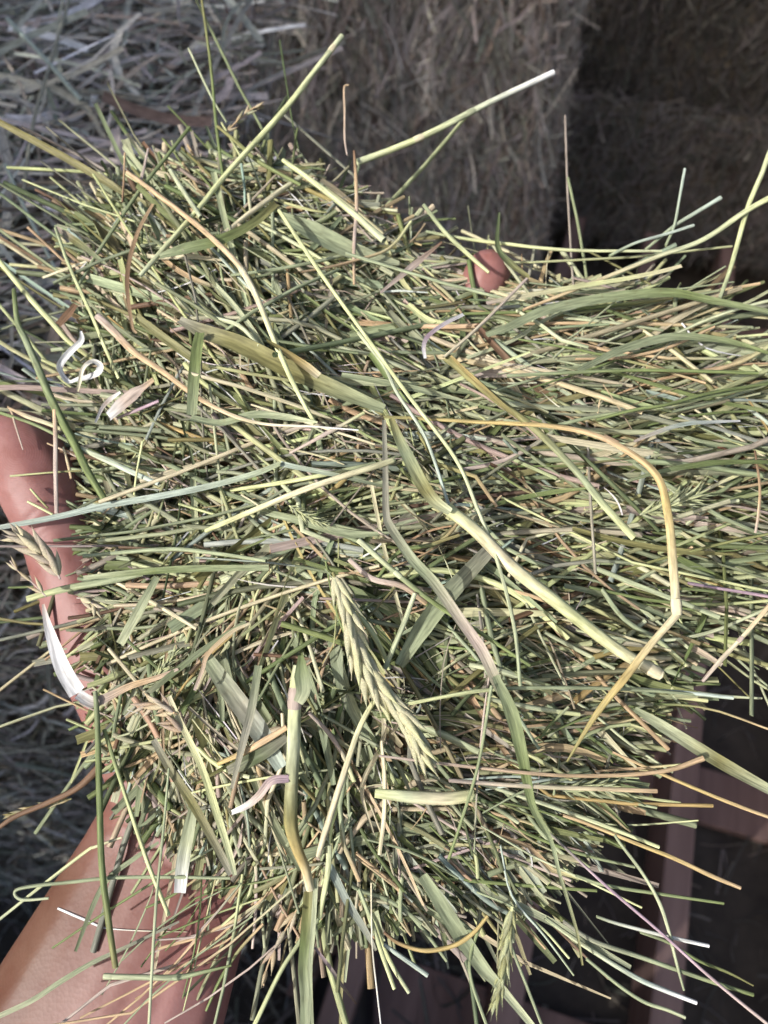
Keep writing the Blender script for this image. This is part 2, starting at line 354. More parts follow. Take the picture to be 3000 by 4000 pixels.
slab('shade_side', (2.2, 1.0, 0), (2.25, 3.4, 2.55))

# ------------------------------------------------------------------ the hand and forearm (one skin)
def skin_material():
    m, t, p, out = mat('skin'); n = t.nodes.new; L = t.links.new
    tc = n('ShaderNodeTexCoord')
    nz = n('ShaderNodeTexNoise'); nz.inputs['Scale'].default_value = 45; nz.inputs['Detail'].default_value = 5; L(tc.outputs['Object'], nz.inputs['Vector'])
    pig = n('ShaderNodeAttribute'); pig.attribute_name = 'pigment'
    base = n('ShaderNodeMix'); base.data_type = 'RGBA'; base.inputs[6].default_value = (.275, .134, .122, 1); base.inputs[7].default_value = (.150, .076, .050, 1); L(pig.outputs['Fac'], base.inputs[0])
    mo = n('ShaderNodeMix'); mo.data_type = 'RGBA'; mo.blend_type = 'MULTIPLY'; mo.inputs[7].default_value = (.80, .66, .62, 1)
    r = n('ShaderNodeMapRange'); r.inputs[1].default_value = .42; r.inputs[2].default_value = .72; L(nz.outputs['Fac'], r.inputs[0]); L(r.outputs[0], mo.inputs[0]); L(base.outputs[2], mo.inputs[6])
    fr = n('ShaderNodeTexNoise'); fr.inputs['Scale'].default_value = 260; fr.inputs['Detail'].default_value = 3; L(tc.outputs['Object'], fr.inputs['Vector'])
    r2 = n('ShaderNodeMapRange'); r2.inputs[1].default_value = .50; r2.inputs[2].default_value = .75; r2.inputs[4].default_value = .55; L(fr.outputs['Fac'], r2.inputs[0])
    m2 = n('ShaderNodeMix'); m2.data_type = 'RGBA'; m2.blend_type = 'MULTIPLY'; m2.inputs[7].default_value = (.78, .62, .55, 1); L(r2.outputs[0], m2.inputs[0]); L(mo.outputs[2], m2.inputs[6])
    L(m2.outputs[2], p.inputs['Base Color'])
    p.inputs['Roughness'].default_value = .52; p.inputs['Specular IOR Level'].default_value = .35
    p.inputs['Subsurface Weight'].default_value = .18; p.inputs['Subsurface Radius'].default_value = (1, .35, .2); p.inputs['Subsurface Scale'].default_value = .004
    # fine ridges and creases
    wv = n('ShaderNodeTexVoronoi'); wv.inputs['Scale'].default_value = 900; L(tc.outputs['Object'], wv.inputs['Vector'])
    n3 = n('ShaderNodeTexNoise'); n3.inputs['Scale'].default_value = 130; n3.inputs['Detail'].default_value = 6; L(tc.outputs['Object'], n3.inputs['Vector'])
    ad = n('ShaderNodeMath'); ad.operation = 'MULTIPLY_ADD'; ad.inputs[1].default_value = .25; L(wv.outputs['Distance'], ad.inputs[0]); L(n3.outputs['Fac'], ad.inputs[2])
    bp = n('ShaderNodeBump'); bp.inputs['Strength'].default_value = .22; bp.inputs['Distance'].default_value = .0006; L(ad.outputs[0], bp.inputs['Height']); L(bp.outputs[0], p.inputs['Normal'])
    wr = n('ShaderNodeTexWave'); wr.wave_type = 'RINGS'; wr.rings_direction = 'SPHERICAL'; wr.inputs['Scale'].default_value = 420; wr.inputs['Distortion'].default_value = 1.5; wr.inputs['Detail'].default_value = 1
    mpw = n('ShaderNodeMapping'); mpw.inputs['Location'].default_value = -Vector(onplane(np.array(60.), np.array(1760.), np.array(.02))); L(tc.outputs['Object'], mpw.inputs[0]); L(mpw.outputs[0], wr.inputs['Vector'])
    pad = n('ShaderNodeAttribute'); pad.attribute_name = 'pad'
    pm = n('ShaderNodeMath'); pm.operation = 'MULTIPLY'; L(wr.outputs['Fac'], pm.inputs[0]); L(pad.outputs['Fac'], pm.inputs[1])
    b2 = n('ShaderNodeBump'); b2.inputs['Strength'].default_value = .3; b2.inputs['Distance'].default_value = .00006; L(pm.outputs[0], b2.inputs['Height']); L(bp.outputs[0], b2.inputs['Normal']); L(b2.outputs[0], p.inputs['Normal'])
    return m
M_SKIN = skin_material()
def P1px(x, y, h): return onplane(np.array(float(x)), np.array(float(y)), np.array(h * 1e-3))
chains = []
def chain(*js): chains.append([(P1px(x, y, h), r * 1e-3) for x, y, h, r in js])
chain((560, 2900, -14, 15), (420, 2560, -12, 17), (310, 2270, -6, 15), (225, 2060, 0, 13.4), (150, 1880, 4, 15), (85, 1745, 6, 13.2))      # thumb
chain((560, 2950, -16, 15), (560, 2600, -14, 18), (520, 2400, -14, 16))                                                                      # ball of the thumb
chain((590, 3180, -18, 15), (640, 2700, -20, 14), (800, 2020, -18, 11), (1010, 1520, -17, 10), (1150, 1180, -13, 9), (1262, 960, -6, 8.2))     # index
chain((680, 3180, -19, 15), (820, 2700, -21, 14), (1060, 2080, -19, 11), (1340, 1560, -19, 10), (1530, 1220, -16, 9), (1640, 1030, -12, 8.4))  # middle
chain((770, 3190, -19, 15), (980, 2750, -21, 14), (1310, 2200, -19, 11), (1620, 1660, -18, 10), (1800, 1290, -6, 9.4), (1905, 1065, 8, 9))   # ring
chain((850, 3220, -18, 14), (1130, 2860, -20, 14), (1530, 2440, -19, 10), (1820, 2060, -20, 8.6), (1990, 1800, -18, 8), (2090, 1640, -14, 7.4))  # little
chain((620, 2750, -20, 16), (1200, 2560, -21, 14), (900, 2300, -22, 13), (1250, 2300, -21, 12))                                               # palm
for off in (-1, -.5, 0, .5, 1):
    a0 = P1px(735, 3200, -17); a1 = P1px(380, 4000, -20); dr = (a1 - a0) / np.linalg.norm(a1 - a0); sd = np.cross(N, dr); sd /= np.linalg.norm(sd)
    js = []
    for s, wd, rr, dn in ((-.01, 13, 16, 0), (.02, 14.5, 16.5, 0), (.05, 17, 19, -.001), (.09, 20, 22.5, -.003), (.15, 22, 26, -.010), (.22, 24, 28, -.022), (.27, 20, 28, -.035)):
        js.append((a0 + dr * s + sd * off * wd * 1e-3 + N * dn - N * (.003 + .001 * abs(off)) - N * .0015 * off * off, rr * 1e-3))
    chains.append(js)
bm = bmesh.new()
for js in chains:
    js2 = []
    for (p, r), (p2, r2) in zip(js, js[1:]):
        k = max(2, int(np.linalg.norm(p2 - p) / .004))
        js2 += [(p + (p2 - p) * i / k, r + (r2 - r) * i / k) for i in range(k)]
    js2.append(js[-1])
    for p, r in js2:
        bmesh.ops.create_icosphere(bm, subdivisions=2, radius=r, matrix=Matrix.Translation(Vector(p)))
me = bpy.data.meshes.new('person'); bm.to_mesh(me); bm.free()
tmp = link('person', me)
md = tmp.modifiers.new('r', 'REMESH'); md.mode = 'VOXEL'; md.voxel_size = .0013
ms = tmp.modifiers.new('s', 'SMOOTH'); ms.factor = .5; ms.iterations = 14
dg = bpy.context.evaluated_depsgraph_get()
me2 = bpy.data.meshes.new_from_object(tmp.evaluated_get(dg)); tmp.modifiers.clear(); tmp.data = me2; bpy.data.meshes.remove(me); me2.name = 'person'
me2.materials.clear(); me2.materials.append(M_SKIN)
co = np.empty(len(me2.vertices) * 3, 'f'); me2.vertices.foreach_get('co', co); co = co.reshape(-1, 3).astype(float)
rel = co - a0; al = rel @ dr; ac = rel @ sd
flip = 1 if (P1px(200, 3500, 0) - a0) @ sd > 0 else -1
# wrist creases and two soft tendons
nrm = np.empty(len(me2.vertices) * 3, 'f'); me2.vertices.foreach_get('normal', nrm); nrm = nrm.reshape(-1, 3)
dsp = np.zeros(len(co))
for c, dep, wv in ((-.004, .0007, .0011), (.004, .0009, .0012), (.0105, .0005, .001)):
    dsp -= dep * np.exp(-((al - c - .0022 * np.sin(ac * 130) - .0008 * np.sin(ac * 500)) / wv) ** 2)
for c, hgt in ((.006, .0005), (-.003, .0004)):
    dsp += hgt * np.exp(-((ac - c) / .0028) ** 2) * np.clip((al - .006) / .02, 0, 1) * np.clip((.10 - al) / .05, 0, 1)
tj, tt, tb = P1px(225, 2060, 0), P1px(85, 1745, 6), P1px(310, 2270, -6)         # thumb joint, tip, base
ta = (tt - tj) / np.linalg.norm(tt - tj); tr = co - tj; tal = tr @ ta; tperp = np.linalg.norm(tr - tal[:, None] * ta, axis=1); onth = np.clip((.022 - tperp) / .004, 0, 1) * (tal > -.02)
tside = np.cross(ta, N); tac = tr @ tside
for c, dep, wv in ((.000, .0008, .0010), (.0032, .0005, .0008), (-.0045, .0004, .0008)):
    dsp -= onth * dep * np.exp(-((tal - c - .0018 * np.sin(tac * 170 + 1)) / wv) ** 2)
dsp *= np.clip((nrm @ N) * 1.5, 0, 1); co2 = co + nrm * dsp[:, None]
me2.vertices.foreach_set('co', co2.astype('f').ravel())
me2.polygons.foreach_set('use_smooth', np.ones(len(me2.polygons), bool))
pg = np.clip(ac * flip / .045 + .45, 0, 1) * np.clip((al + .02) / .05, 0, 1)
pg = np.clip(pg + .5 * np.clip(-(nrm @ N), 0, 1), 0, 1)                      # the back of the arm is tanned, the inner wrist pale
a2 = me2.attributes.new('pad', 'FLOAT', 'POINT'); a2.data.foreach_set('value', (onth * np.clip((tal + .002) / .008, 0, 1)).astype('f'))
at = me2.attributes.new('pigment', 'FLOAT', 'POINT'); at.data.foreach_set('value', pg.astype('f'))
me2.update()
tag(tmp, 'bare forearm and upturned palm with thumb out, holding up the hay', 'person')
person = tmp
from mathutils.bvhtree import BVHTree
BVH = BVHTree.FromPolygons([Vector(c) for c in co2], [tuple(p.vertices) for p in me2.polygons])
def lift_off_skin(X, H, clear=.0022):
    """raise photo-space points that would sit inside the skin"""
    P = onplane(X[..., 0], X[..., 1], H); sh = P.shape[:-1]; P = P.reshape(-1, 3); H = H.reshape(-1).copy(); X2 = X.reshape(-1, 2)
    for i in range(len(P)):
        d = Vector(P[i] - CAM).normalized(); hit = BVH.ray_cast(Vector(CAM), d, .6)
        if hit[0] is not None:
            hh = (np.array(hit[0]) - O) @ N + clear
            if H[i] < hh: H[i] = hh
    return H.reshape(sh)

# ------------------------------------------------------------------ mass of the bunch: what nobody could count
def mass(n, depth_lo, depth_hi, lmed, wmed, kinds, probs, jitter=60, K=7):
    p = np.empty((0, 2))
    while len(p) < n:
        q = np.stack([R.uniform(100, 3150, n * 2), R.uniform(450, 3600, n * 2)], 1); ed = edge_dist(q)
        keep = (ed > -jitter) & (R.random(len(q)) < np.where((q[:, 0] > 2450) & (q[:, 1] < 1650), .42, np.where(q[:, 0] > 2450, .6, 1))) ; p = np.vstack([p, q[keep]])
    p = p[:n]; ang, sp = field(p); ang = ang + R.normal(0, 1, n) * sp
    cross = R.random(n) < .10; ang = np.where(cross, R.uniform(-1.6, 1.6, n), ang)
    ln = lmed * np.exp(R.normal(0, .5, n)); ed = edge_dist(p); ln = np.where((ed < 150) & (p[:, 0] < 2200), np.minimum(ln, 360.), ln); ln = np.where((p[:, 1] > 2450) & (p[:, 0] > 1900), np.minimum(ln, 460.), ln)
    dep = R.uniform(depth_lo, depth_hi, n) * np.clip(ed / 260 + .25, .25, 1)
    X, H = layout(p, ang, ln, dep, K); P = onplane(X[..., 0], X[..., 1], H)
    wd = wmed * np.exp(np.clip(R.normal(0, .38, n), -.7, .55)); s = np.linspace(-1, 1, K)
    c, _ = pick_tint(n, probs); c2, _ = pick_tint(n, probs); c *= .9; c2 *= .9; f = (R.random(n) * .5)[:, None, None] * ((s + 1) / 2)[None, :, None]
    C = c[:, None] * (1 - f) + c2[:, None] * f
    ch = []
    ki = R.choice(len(kinds), n, p=np.array([k[1] for k in kinds]) / sum(k[1] for k in kinds))
    for i, (k, _, wm, taper) in enumerate(kinds):
        m = ki == i
        if not m.any(): continue
        W = (wd[m] * wm)[:, None] * (1 - taper * np.maximum(0, s) ** 2)[None]
        tw = R.normal(0, .5, m.sum())[:, None] + R.normal(0, .7 if k in ('leaf', 'blade') else .1, m.sum())[:, None] * s[None]
        ch.append(strands(P[m], W, C[m], k, N, tw))
    return ch
KINDS = [('stem', .40, 1.0, .0), ('flat', .25, 1.25, .1), ('blade', .35, 1.5, .55)]
KTOP = [('stem', .5, 1.0, .0), ('flat', .25, 1.2, .1), ('leaf', .25, 1.5, .45)]
st = []
st += mass(2900, .018, .040, 640, .00140, KINDS, MIX)
st += mass(3300, .008, .021, 640, .00122, KINDS, MIX)
st += mass(2500, .000, .011, 540, .00110, KTOP, MIX)
st += mass(1700, .003, .014, 130, .00085, KINDS, {**MIX, 'cream': 14, 'tan': 12}, K=5)           # chaff
st += mass(330, .002, .016, 420, .0030, [('leaf', 1, 1, .4)], {'sage': 5, 'green': 3, 'olive': 2, 'grey': 3, 'pale': 2, 'pink': 1}, jitter=-170)
st += mass(700, -.002, .006, 190, .00036, [('blade', 1, 1, .3)], {'cream': 3, 'pink': 3, 'white': 2, 'tan': 2, 'pale': 2}, K=7)        # hairs
bunch = link('hay_bunch', mesh_from(st, 'hay_bunch', M_LEAF))
tag(bunch, 'tangled mass of dry green hay heaped on the open palm', 'hay', kind='stuff')

# ------------------------------------------------------------------ single stalks
COUNT = 0
def place(X, lift, k=6, kink=False, h=None, clear=.0022):
    X = np.asarray(X, float)
    if kink:
        seg = [X[i] + (X[i + 1] - X[i]) * s for i in range(len(X) - 1) for s in np.linspace(0, 1, k, endpoint=False)]; X = np.array(seg + [X[-1]])
    else: X = catmull(X, k)
    H = top(X)
    n = len(H); L = np.concatenate([[0], np.cumsum(np.linalg.norm(np.diff(X, axis=0), axis=1))]); 
    if n > 4:                                            # a stalk is stiffer than the heap under it
        A = np.stack([np.ones(n), L / L[-1], (L / L[-1]) ** 2], 1); fit = A @ np.linalg.lstsq(A, H, rcond=None)[0]; H = .75 * fit + .25 * H
    if h is not None: H = H + np.interp(L / L[-1], np.linspace(0, 1, len(h)), h) * 1e-3
    H = H + lift * 1e-3
    H0 = H.copy(); H = lift_off_skin(X, H, clear)
    if (H > H0 + 1e-5).any() and clear > .001:
        for _ in range(5): H = np.maximum(H, np.convolve(np.pad(H, 2, 'edge'), np.ones(5) / 5, 'valid'))
    return X, H, onplane(X[:, 0], X[:, 1], H)
def tint_line(cols, n, seed_var=.05):
    cs = np.array([PAL[c] for c in cols]) if isinstance(cols, (list, tuple)) else PAL[cols][None]
    t = np.linspace(0, len(cs) - 1, n); i = np.minimum(t.astype(int), len(cs) - 1); j = np.minimum(i + 1, len(cs) - 1); f = (t - i)[:, None]
    return (cs[i] * (1 - f) + cs[j] * f) * (1 + R.normal(0, seed_var))
def width_line(wd, n):
    w = np.atleast_1d(np.asarray(wd, float)); return np.interp(np.linspace(0, 1, n), np.linspace(0, 1, len(w)), w)
def stalk_mesh(name, X, P, wpx, cols, kind, twist=(0, 0)):
    depth = (P - CAM) @ FWD; W = width_line(wpx, len(P)) * depth / FPX
    tw = np.interp(np.linspace(0, 1, len(P)), np.linspace(0, 1, len(twist)), twist)
    c = strands(P[None], W[None], tint_line(cols, len(P))[None], kind, N, tw[None])
    return mesh_from([c], name, M_LEAF if kind in ('leaf', 'blade') else M_STEM)
def node_ring(P, i, W, col, parent):
    """the swollen joint of a grass stem"""
    d = P[min(i + 1, len(P) - 1)] - P[max(i - 1, 0)]; d /= np.linalg.norm(d); q = P[i] + d * np.linspace(-1, 1, 7)[:, None] * W * .8
    wv = W * np.array([1.01, 1.08, 1.17, 1.10, 1.16, 1.07, 1.0])
    link('joint', mesh_from([strands(q[None], wv[None], tint_line(col, 7)[None], 'stem')], 'joint', M_STEM), parent)
HERO_PTS = []
def hero(label, pts, wpx, cols, kind='stem', lift=3, h=None, kink=False, name=None, joints=(), twist=(0, 0), clear=.0022):
    global COUNT; COUNT += 1
    X, H, P = place(pts, lift + 3.5, 6, kink, h, clear)
    name = name or ('leaf_blade' if kind in ('leaf', 'blade') else 'hay_stalk')
    me = stalk_mesh(name, X, P, wpx, cols, kind, twist)
    HERO_PTS.append((X, label))
    if joints:
        e = empty(name, P[0]); tag(e, label, 'hay stalk'); o = link('stem', me, e); o.location = -Vector(P[0])
        for f, c in joints:
            i = int(f * (len(P) - 1)); W = width_line(wpx, len(P))[i] * ((P[i] - CAM) @ FWD) / FPX
            before = set(e.children); node_ring(P, i, W, c, e)
            for ob in set(e.children) - before: ob.location = -Vector(P[0])
        return e
    o = link(name, me); tag(o, label, 'leaf blade' if kind in ('leaf', 'blade') else 'hay stalk'); return o

# --- the stalks one can follow in the photograph
hero('thick cream green stem ending in a cut knob, right of centre', [(1745, 1985), (1860, 2075), (2000, 2215), (2170, 2350), (2405, 2532), (2577, 2635)], [50, 54, 56, 52, 50, 48], ['lime', 'cream', 'lime', 'cream'], lift=9, joints=[(.985, 'cream')])
hero('olive leaf sheath wrapping the top of the thick cream stem', [(1528, 1636), (1560, 1720), (1600, 1800), (1650, 1895), (1700, 1960), (1760, 2000)], [24, 40, 50, 52, 48, 30], ['olive', 'sage', 'olive', 'pale'], 'leaf', 9, twist=(.2, -.2))
hero('golden stem arching right then folded sharply back at a joint', [(1500, 1628), (1660, 1636), (1900, 1650), (2130, 1662), (2300, 1692), (2440, 1755), (2568, 1862), (2612, 2025), (2630, 2220), (2644, 2400)], [14, 16, 18, 22, 26, 30, 36, 38, 40, 40], ['olive', 'gold', 'tan', 'gold', 'cream'], 'flat', 6, h=[0, 2, 7, 12, 15], joints=[(.99, 'cream')])
hero('lower limb of the folded golden stem, hanging to a wisp', [(2644, 2402), (2540, 2520), (2440, 2650), (2330, 2790), (2215, 2975)], [32, 30, 34, 26, 8], ['cream', 'gold', 'olive'], 'flat', 18, h=[3, 2, 0, -6, -12])
hero('amber topped stem bending into pale green across the upper left', [(498, 673), (615, 760), (778, 886), (904, 1004), (958, 1076), (1013, 1184), (1067, 1320), (1130, 1465), (1175, 1555), (1230, 1655)], [16, 20, 22, 24, 26, 24, 22, 20, 18, 16], ['tan', 'tan', 'cream', 'lime', 'lime'], lift=8, joints=[(.43, 'cream')])
hero('long straight lime stalk running from the olive leaf down past centre', [(1090, 822), (1265, 1085), (1447, 1338), (1590, 1537), (1780, 1793), (1860, 1975), (1934, 2165), (2006, 2435), (2033, 2680)], 16, ['lime', 'lime', 'pale', 'sage'], lift=10)
hero('pale stalk running close beside the long lime stalk', [(1400, 1300), (1500, 1431), (1554, 1540), (1663, 1712), (1753, 1974)], 14, ['pale', 'blue'], lift=6)
hero('lime stalk starting below the bright protruding straw, slanting right', [(1105, 625), (1230, 715), (1375, 830), (1500, 940)], [18, 22, 26, 30], ['lime', 'pale'], lift=7)
hero('very long straight stalk sticking up toward the top centre', [(1336, 140), (1220, 290), (1107, 434), (890, 674), (773, 818), (650, 960), (545, 1080)], [22, 22, 24, 22, 20, 22, 18], ['pale', 'lime', 'lime', 'pale'], lift=5, h=[4, 2, 1, 2], joints=[(.07, 'cream')])
hero('bright whitish straw sticking out over the dark bales', [(2162, 283), (1917, 398), (1690, 515), (1540, 580), (1394, 634)], [24, 24, 26, 26, 28], ['white', 'pale', 'lime', 'pale'], lift=3, joints=[(.35, 'pale'), (.62, 'cream')])
hero('short pale stub left of the long upright stalk', [(665, 664), (725, 760), (785, 850)], [18, 20, 18], 'pale', lift=7)
hero('olive leaf curving left from a torn joint, upper left', [(1080, 795), (985, 877), (860, 940), (723, 976), (624, 1004)], [30, 36, 46, 56, 30], ['olive', 'green', 'sage'], 'leaf', 7, twist=(.3, -.2))
hero('broad sage leaf lying under the top of the lime stalk', [(1090, 840), (1210, 900), (1300, 950), (1420, 1000), (1560, 1030)], [30, 80, 84, 70, 20], ['sage', 'sage', 'pale'], 'leaf', 3)
hero('long blue green blade crossing the thumb at the left edge', [(-60, 2072), (200, 2025), (407, 1978), (620, 1940), (814, 1901), (1000, 1850), (1094, 1811)], [22, 28, 30, 30, 28, 26, 22], ['blue', 'blue', 'sage'], 'blade', 9, twist=(.25, .1))
hero('blue green tail bent right from the long blade over the thumb', [(1094, 1812), (1175, 1829), (1330, 1860), (1500, 1901)], [24, 22, 18, 12], ['blue', 'sage'], 'blade', 6)
hero('lime stalk rising to the right through the middle left', [(805, 2073), (995, 1992), (1220, 1901), (1500, 1811), (1540, 1797)], [20, 24, 26, 26, 22], ['lime', 'cream', 'lime'], lift=8)
hero('olive stem turning lime at its cut end, right of centre', [(1744, 1395), (1925, 1549), (2079, 1666), (2241, 1829), (2368, 1983), (2476, 2100)], [40, 38, 34, 32, 34, 36], ['olive', 'olive', 'sage', 'lime'], 'flat', 8)
hero('tan leaf strip splitting off the olive stem', [(1760, 1390), (1850, 1480), (1960, 1580), (2040, 1650)], [10, 20, 18, 8], ['gold', 'olive'], 'blade', 11)
hero('thin green stalk rising gently to the right edge', [(3060, 1480), (2860, 1531), (2585, 1585), (2314, 1630), (2180, 1660)], 15, ['green', 'sage'], lift=5)
hero('lime stalk climbing to the right edge above the fringe', [(3040, 755), (2910, 828), (2748, 936), (2567, 1003), (2300, 1110), (2043, 1211)], [24, 22, 20, 18, 16, 12], ['lime', 'pale', 'tan'], lift=4, h=[5, 3, 1, 0])
hero('steep pale stalk leaning at the right edge', [(3040, 500), (2975, 680), (2920, 814), (2856, 1040), (2811, 1167)], [18, 20, 20, 18, 14], ['pale', 'lime', 'sage'], lift=6)
hero('blue green straw pointing up right over the dark bale', [(2815, 773), (2720, 830), (2630, 886), (2520, 977)], [18, 16, 14, 12], ['blue', 'sage'], lift=3)
hero('slim bluish upright straw over the dark bale', [(2675, 660), (2655, 770), (2634, 881), (2600, 960)], 11, ['blue', 'sage'], lift=4)
hero('short blue straw crossing the two bluish straws', [(2710, 880), (2600, 915), (2480, 950), (2380, 1000)], 12, ['blue', 'blue', 'sage'], lift=5)
hero('long pale stalk lying along the upper fringe by the fingertip', [(1663, 904), (1800, 930), (1952, 950), (2223, 977), (2585, 981)], [12, 14, 15, 14, 11], ['sage', 'lime', 'pale'], lift=4)
hero('broad sage blade arching along the upper right fringe', [(1900, 1310), (2000, 1274), (2120, 1219), (2301, 1177), (2482, 1153), (2633, 1147), (2784, 1177), (3000, 1219), (3080, 1240)], [24, 34, 42, 44, 44, 40, 34, 24, 20], ['sage', 'sage', 'green', 'sage'], 'leaf', 7)
hero('cream lime blade above the arching sage blade', [(1900, 1185), (2000, 1165), (2241, 1123), (2422, 1093), (2573, 1063), (2663, 1039)], [16, 22, 22, 20, 18, 14], ['pink', 'lime', 'cream'], 'blade', 6)
hero('sage blade arching just under the upper right fringe', [(2259, 1448), (2422, 1370), (2542, 1334), (2663, 1316), (2844, 1334), (3000, 1380)], [20, 34, 38, 34, 26, 16], ['sage', 'sage', 'green'], 'leaf', 6)
hero('level green stalk below the arching sage blades', [(1980, 1468), (2241, 1455), (2482, 1446), (2800, 1452), (2960, 1458)], 15, ['sage', 'green', 'green'], lift=6)
hero('dark green stalk rising to the right edge at mid height', [(3060, 1490), (2784, 1533), (2603, 1581), (2482, 1600), (2330, 1640)], 13, 'green', lift=7)
hero('dark green blade level with the fold top at the right edge', [(3060, 1806), (2825, 1806), (2703, 1820), (2581, 1842), (2450, 1880)], [14, 22, 24, 18, 10], ['green', 'green', 'sage'], 'blade', 8)
hero('bluish white straw sloping above the arched golden stem', [(2892, 1644), (2800, 1648), (2675, 1657), (2576, 1685), (2476, 1725)], [8, 14, 18, 18, 10], ['white', 'blue', 'pink'], 'blade', 7)
hero('pinkish tan upright sliver near the right edge', [(2949, 1760), (2968, 1902), (2963, 2003), (2951, 2081)], [10, 12, 13, 12], ['brown', 'tan', 'pink'], 'flat', 6)
hero('jointed tan straw slanting at the right edge over the pallet', [(3060, 2300), (2947, 2435), (2890, 2500), (2817, 2577), (2744, 2662)], [20, 18, 18, 20, 14], ['tan', 'cream', 'pink'], 'flat', 9, joints=[(.5, 'pink')])
hero('mauve stalk below the seed ear on the right', [(2690, 2278), (2817, 2300), (2930, 2318), (3060, 2340)], 14, 'mauve', lift=6)
hero('grey olive leaf running down the middle from the brown tuft', [(1500, 1640), (1505, 1830), (1508, 2000), (1526, 2059), (1607, 2181), (1698, 2280), (1788, 2407), (1878, 2534), (1934, 2650), (1997, 2786)], [16, 22, 28, 34, 40, 42, 42, 44, 44, 30], ['grey', 'grey', 'sage', 'pink', 'sage'], 'leaf', 7, twist=(.1, -.2))
hero('long green leaf dropping from the middle into a thread', [(1934, 2640), (1997, 2786), (2042, 2966), (2079, 3147), (2151, 3283), (2187, 3419), (2250, 3627), (2275, 3771)], [30, 56, 46, 30, 18, 14, 12, 8], ['sage', 'green', 'sage', 'olive'], 'leaf', 8)
hero('jointed green stalk slanting right beneath the grey olive leaf', [(1399, 2109), (1553, 2244), (1698, 2357), (1900, 2488), (2070, 2600)], [24, 22, 20, 17, 13], ['pale', 'green', 'green'], lift=5, joints=[(.25, 'pale')])
hero('wide grey green leaf slanting down left under the grey olive leaf', [(1930, 2130), (1765, 2308), (1652, 2452), (1560, 2600)], [50, 70, 72, 40], ['grey', 'sage', 'sage'], 'leaf', 2)
hero('pale short stalk right of the big seed head', [(1621, 2317), (1571, 2452), (1503, 2611)], [18, 22, 20], ['pale', 'sage'], lift=5)
hero('broad cream stem piece with a frayed end, lower middle', [(1465, 3098), (1560, 3108), (1640, 3115), (1750, 3118), (1850, 3105)], [36, 46, 52, 52, 48], ['lime', 'pale', 'cream', 'lime'], 'flat', 6)
hero('long thin tan stalk sweeping level then tipping up, lower right', [(1480, 2952), (1862, 2998), (2223, 3030), (2567, 3016), (2748, 2962)], [10, 14, 15, 17, 24], ['pink', 'tan', 'tan'], 'flat', 9)
hero('straight pinkish straw below the long tan stalk', [(1753, 3048), (2043, 3070), (2300, 3080), (2567, 3090)], [16, 18, 18, 18], ['pink', 'cream', 'tan'], 'flat', 8)
hero('tan straw slanting down to the lower right edge', [(2393, 2938), (2586, 3024), (2827, 3126), (3040, 3205)], [10, 14, 15, 14], ['tan', 'gold', 'tan'], 'flat', 7)
hero('bundle of green sheath leaves slanting off the right edge', [(2480, 2770), (2576, 2831), (2730, 2928), (2851, 3000), (3040, 3105)], [20, 44, 52, 50, 36], ['sage', 'pale', 'olive', 'pale'], 'leaf', 5)
hero('level blue straw right of the cut knob', [(2489, 2692), (2682, 2706), (2865, 2726)], [16, 16, 15], 'blue', 'flat', 6)
hero('slim sage stalk arching below the cut knob', [(1590, 2750), (1862, 2700), (2133, 2686), (2495, 2695), (2856, 2727)], [14, 16, 16, 15, 12], ['lime', 'sage', 'sage'], lift=6)
hero('dark sage stalk dropping left of the green middle leaf', [(1920, 2677), (1871, 2975), (1807, 3192), (1753, 3355)], 13, ['sage', 'green'], lift=9)
hero('thick stained stem standing upright with a golden broken tip, lower centre', [(1168, 2600), (1160, 2661), (1152, 2746), (1148, 2885), (1140, 3047), (1136, 3210), (1160, 3312), (1193, 3393), (1213, 3475)], [46, 54, 52, 54, 52, 56, 44, 38, 34], ['pale', 'lime', 'pale', 'olive', 'gold', 'cream'], lift=9, joints=[(.24, 'pink')])
hero('lilac papery leaf flagging left from the thick stained stem', [(1128, 3040), (1060, 3050), (1010, 3110), (960, 3150), (905, 3175)], [30, 34, 30, 26, 18], ['mauve', 'pink', 'white'], 'leaf', 10, twist=(.3, -.3))
hero('green sheath flaring above the joint of the thick stained stem', [(1175, 2560), (1180, 2640), (1185, 2700), (1165, 2745)], [20, 60, 56, 40], ['green', 'sage', 'pale'], 'leaf', 12)
hero('cream lime stalk slanting down left to the broken golden tip', [(1500, 2677), (1410, 2831), (1338, 3039), (1266, 3265), (1243, 3346)], [18, 22, 26, 26, 20], ['lime', 'cream', 'cream'], lift=9)
hero('green ribbon leaf hanging to the bottom edge', [(1209, 3482), (1199, 3641), (1189, 3786), (1194, 3900), (1190, 4060)], [44, 50, 48, 42, 36], ['olive', 'green', 'sage', 'sage'], 'leaf', 4)
hero('narrow green strip beside the hanging ribbon leaf', [(1235, 3430), (1222, 3640), (1212, 3800), (1222, 4060)], [18, 20, 16, 12], ['pale', 'sage'], 'blade', 7)
hero('lime stub hanging right of the ribbon leaf', [(1285, 3300), (1281, 3400), (1247, 3588)], [22, 24, 20], ['pale', 'lime'], 'flat', 6)
hero('slanting sage lime stalk left of the ribbon leaf, off the bottom edge', [(1190, 3640), (1170, 3680), (1093, 3800), (996, 4000), (960, 4060)], [12, 17, 18, 18, 18], ['sage', 'lime'], lift=2)
hero('fine cream hair curving down to the bottom edge', [(1450, 3448), (1454, 3690), (1474, 3882), (1492, 4040)], 6, ['cream', 'white'], lift=5)
hero('lime stalk ending over the black boot', [(1401, 3472), (1454, 3607), (1493, 3728), (1541, 3863)], [16, 18, 18, 15], ['sage', 'lime'], lift=4)
hero('blue grey blade drooping over the black boot', [(1286, 3380), (1358, 3525), (1430, 3641), (1469, 3713)], [30, 30, 24, 10], ['blue', 'grey'], 'blade', 3)
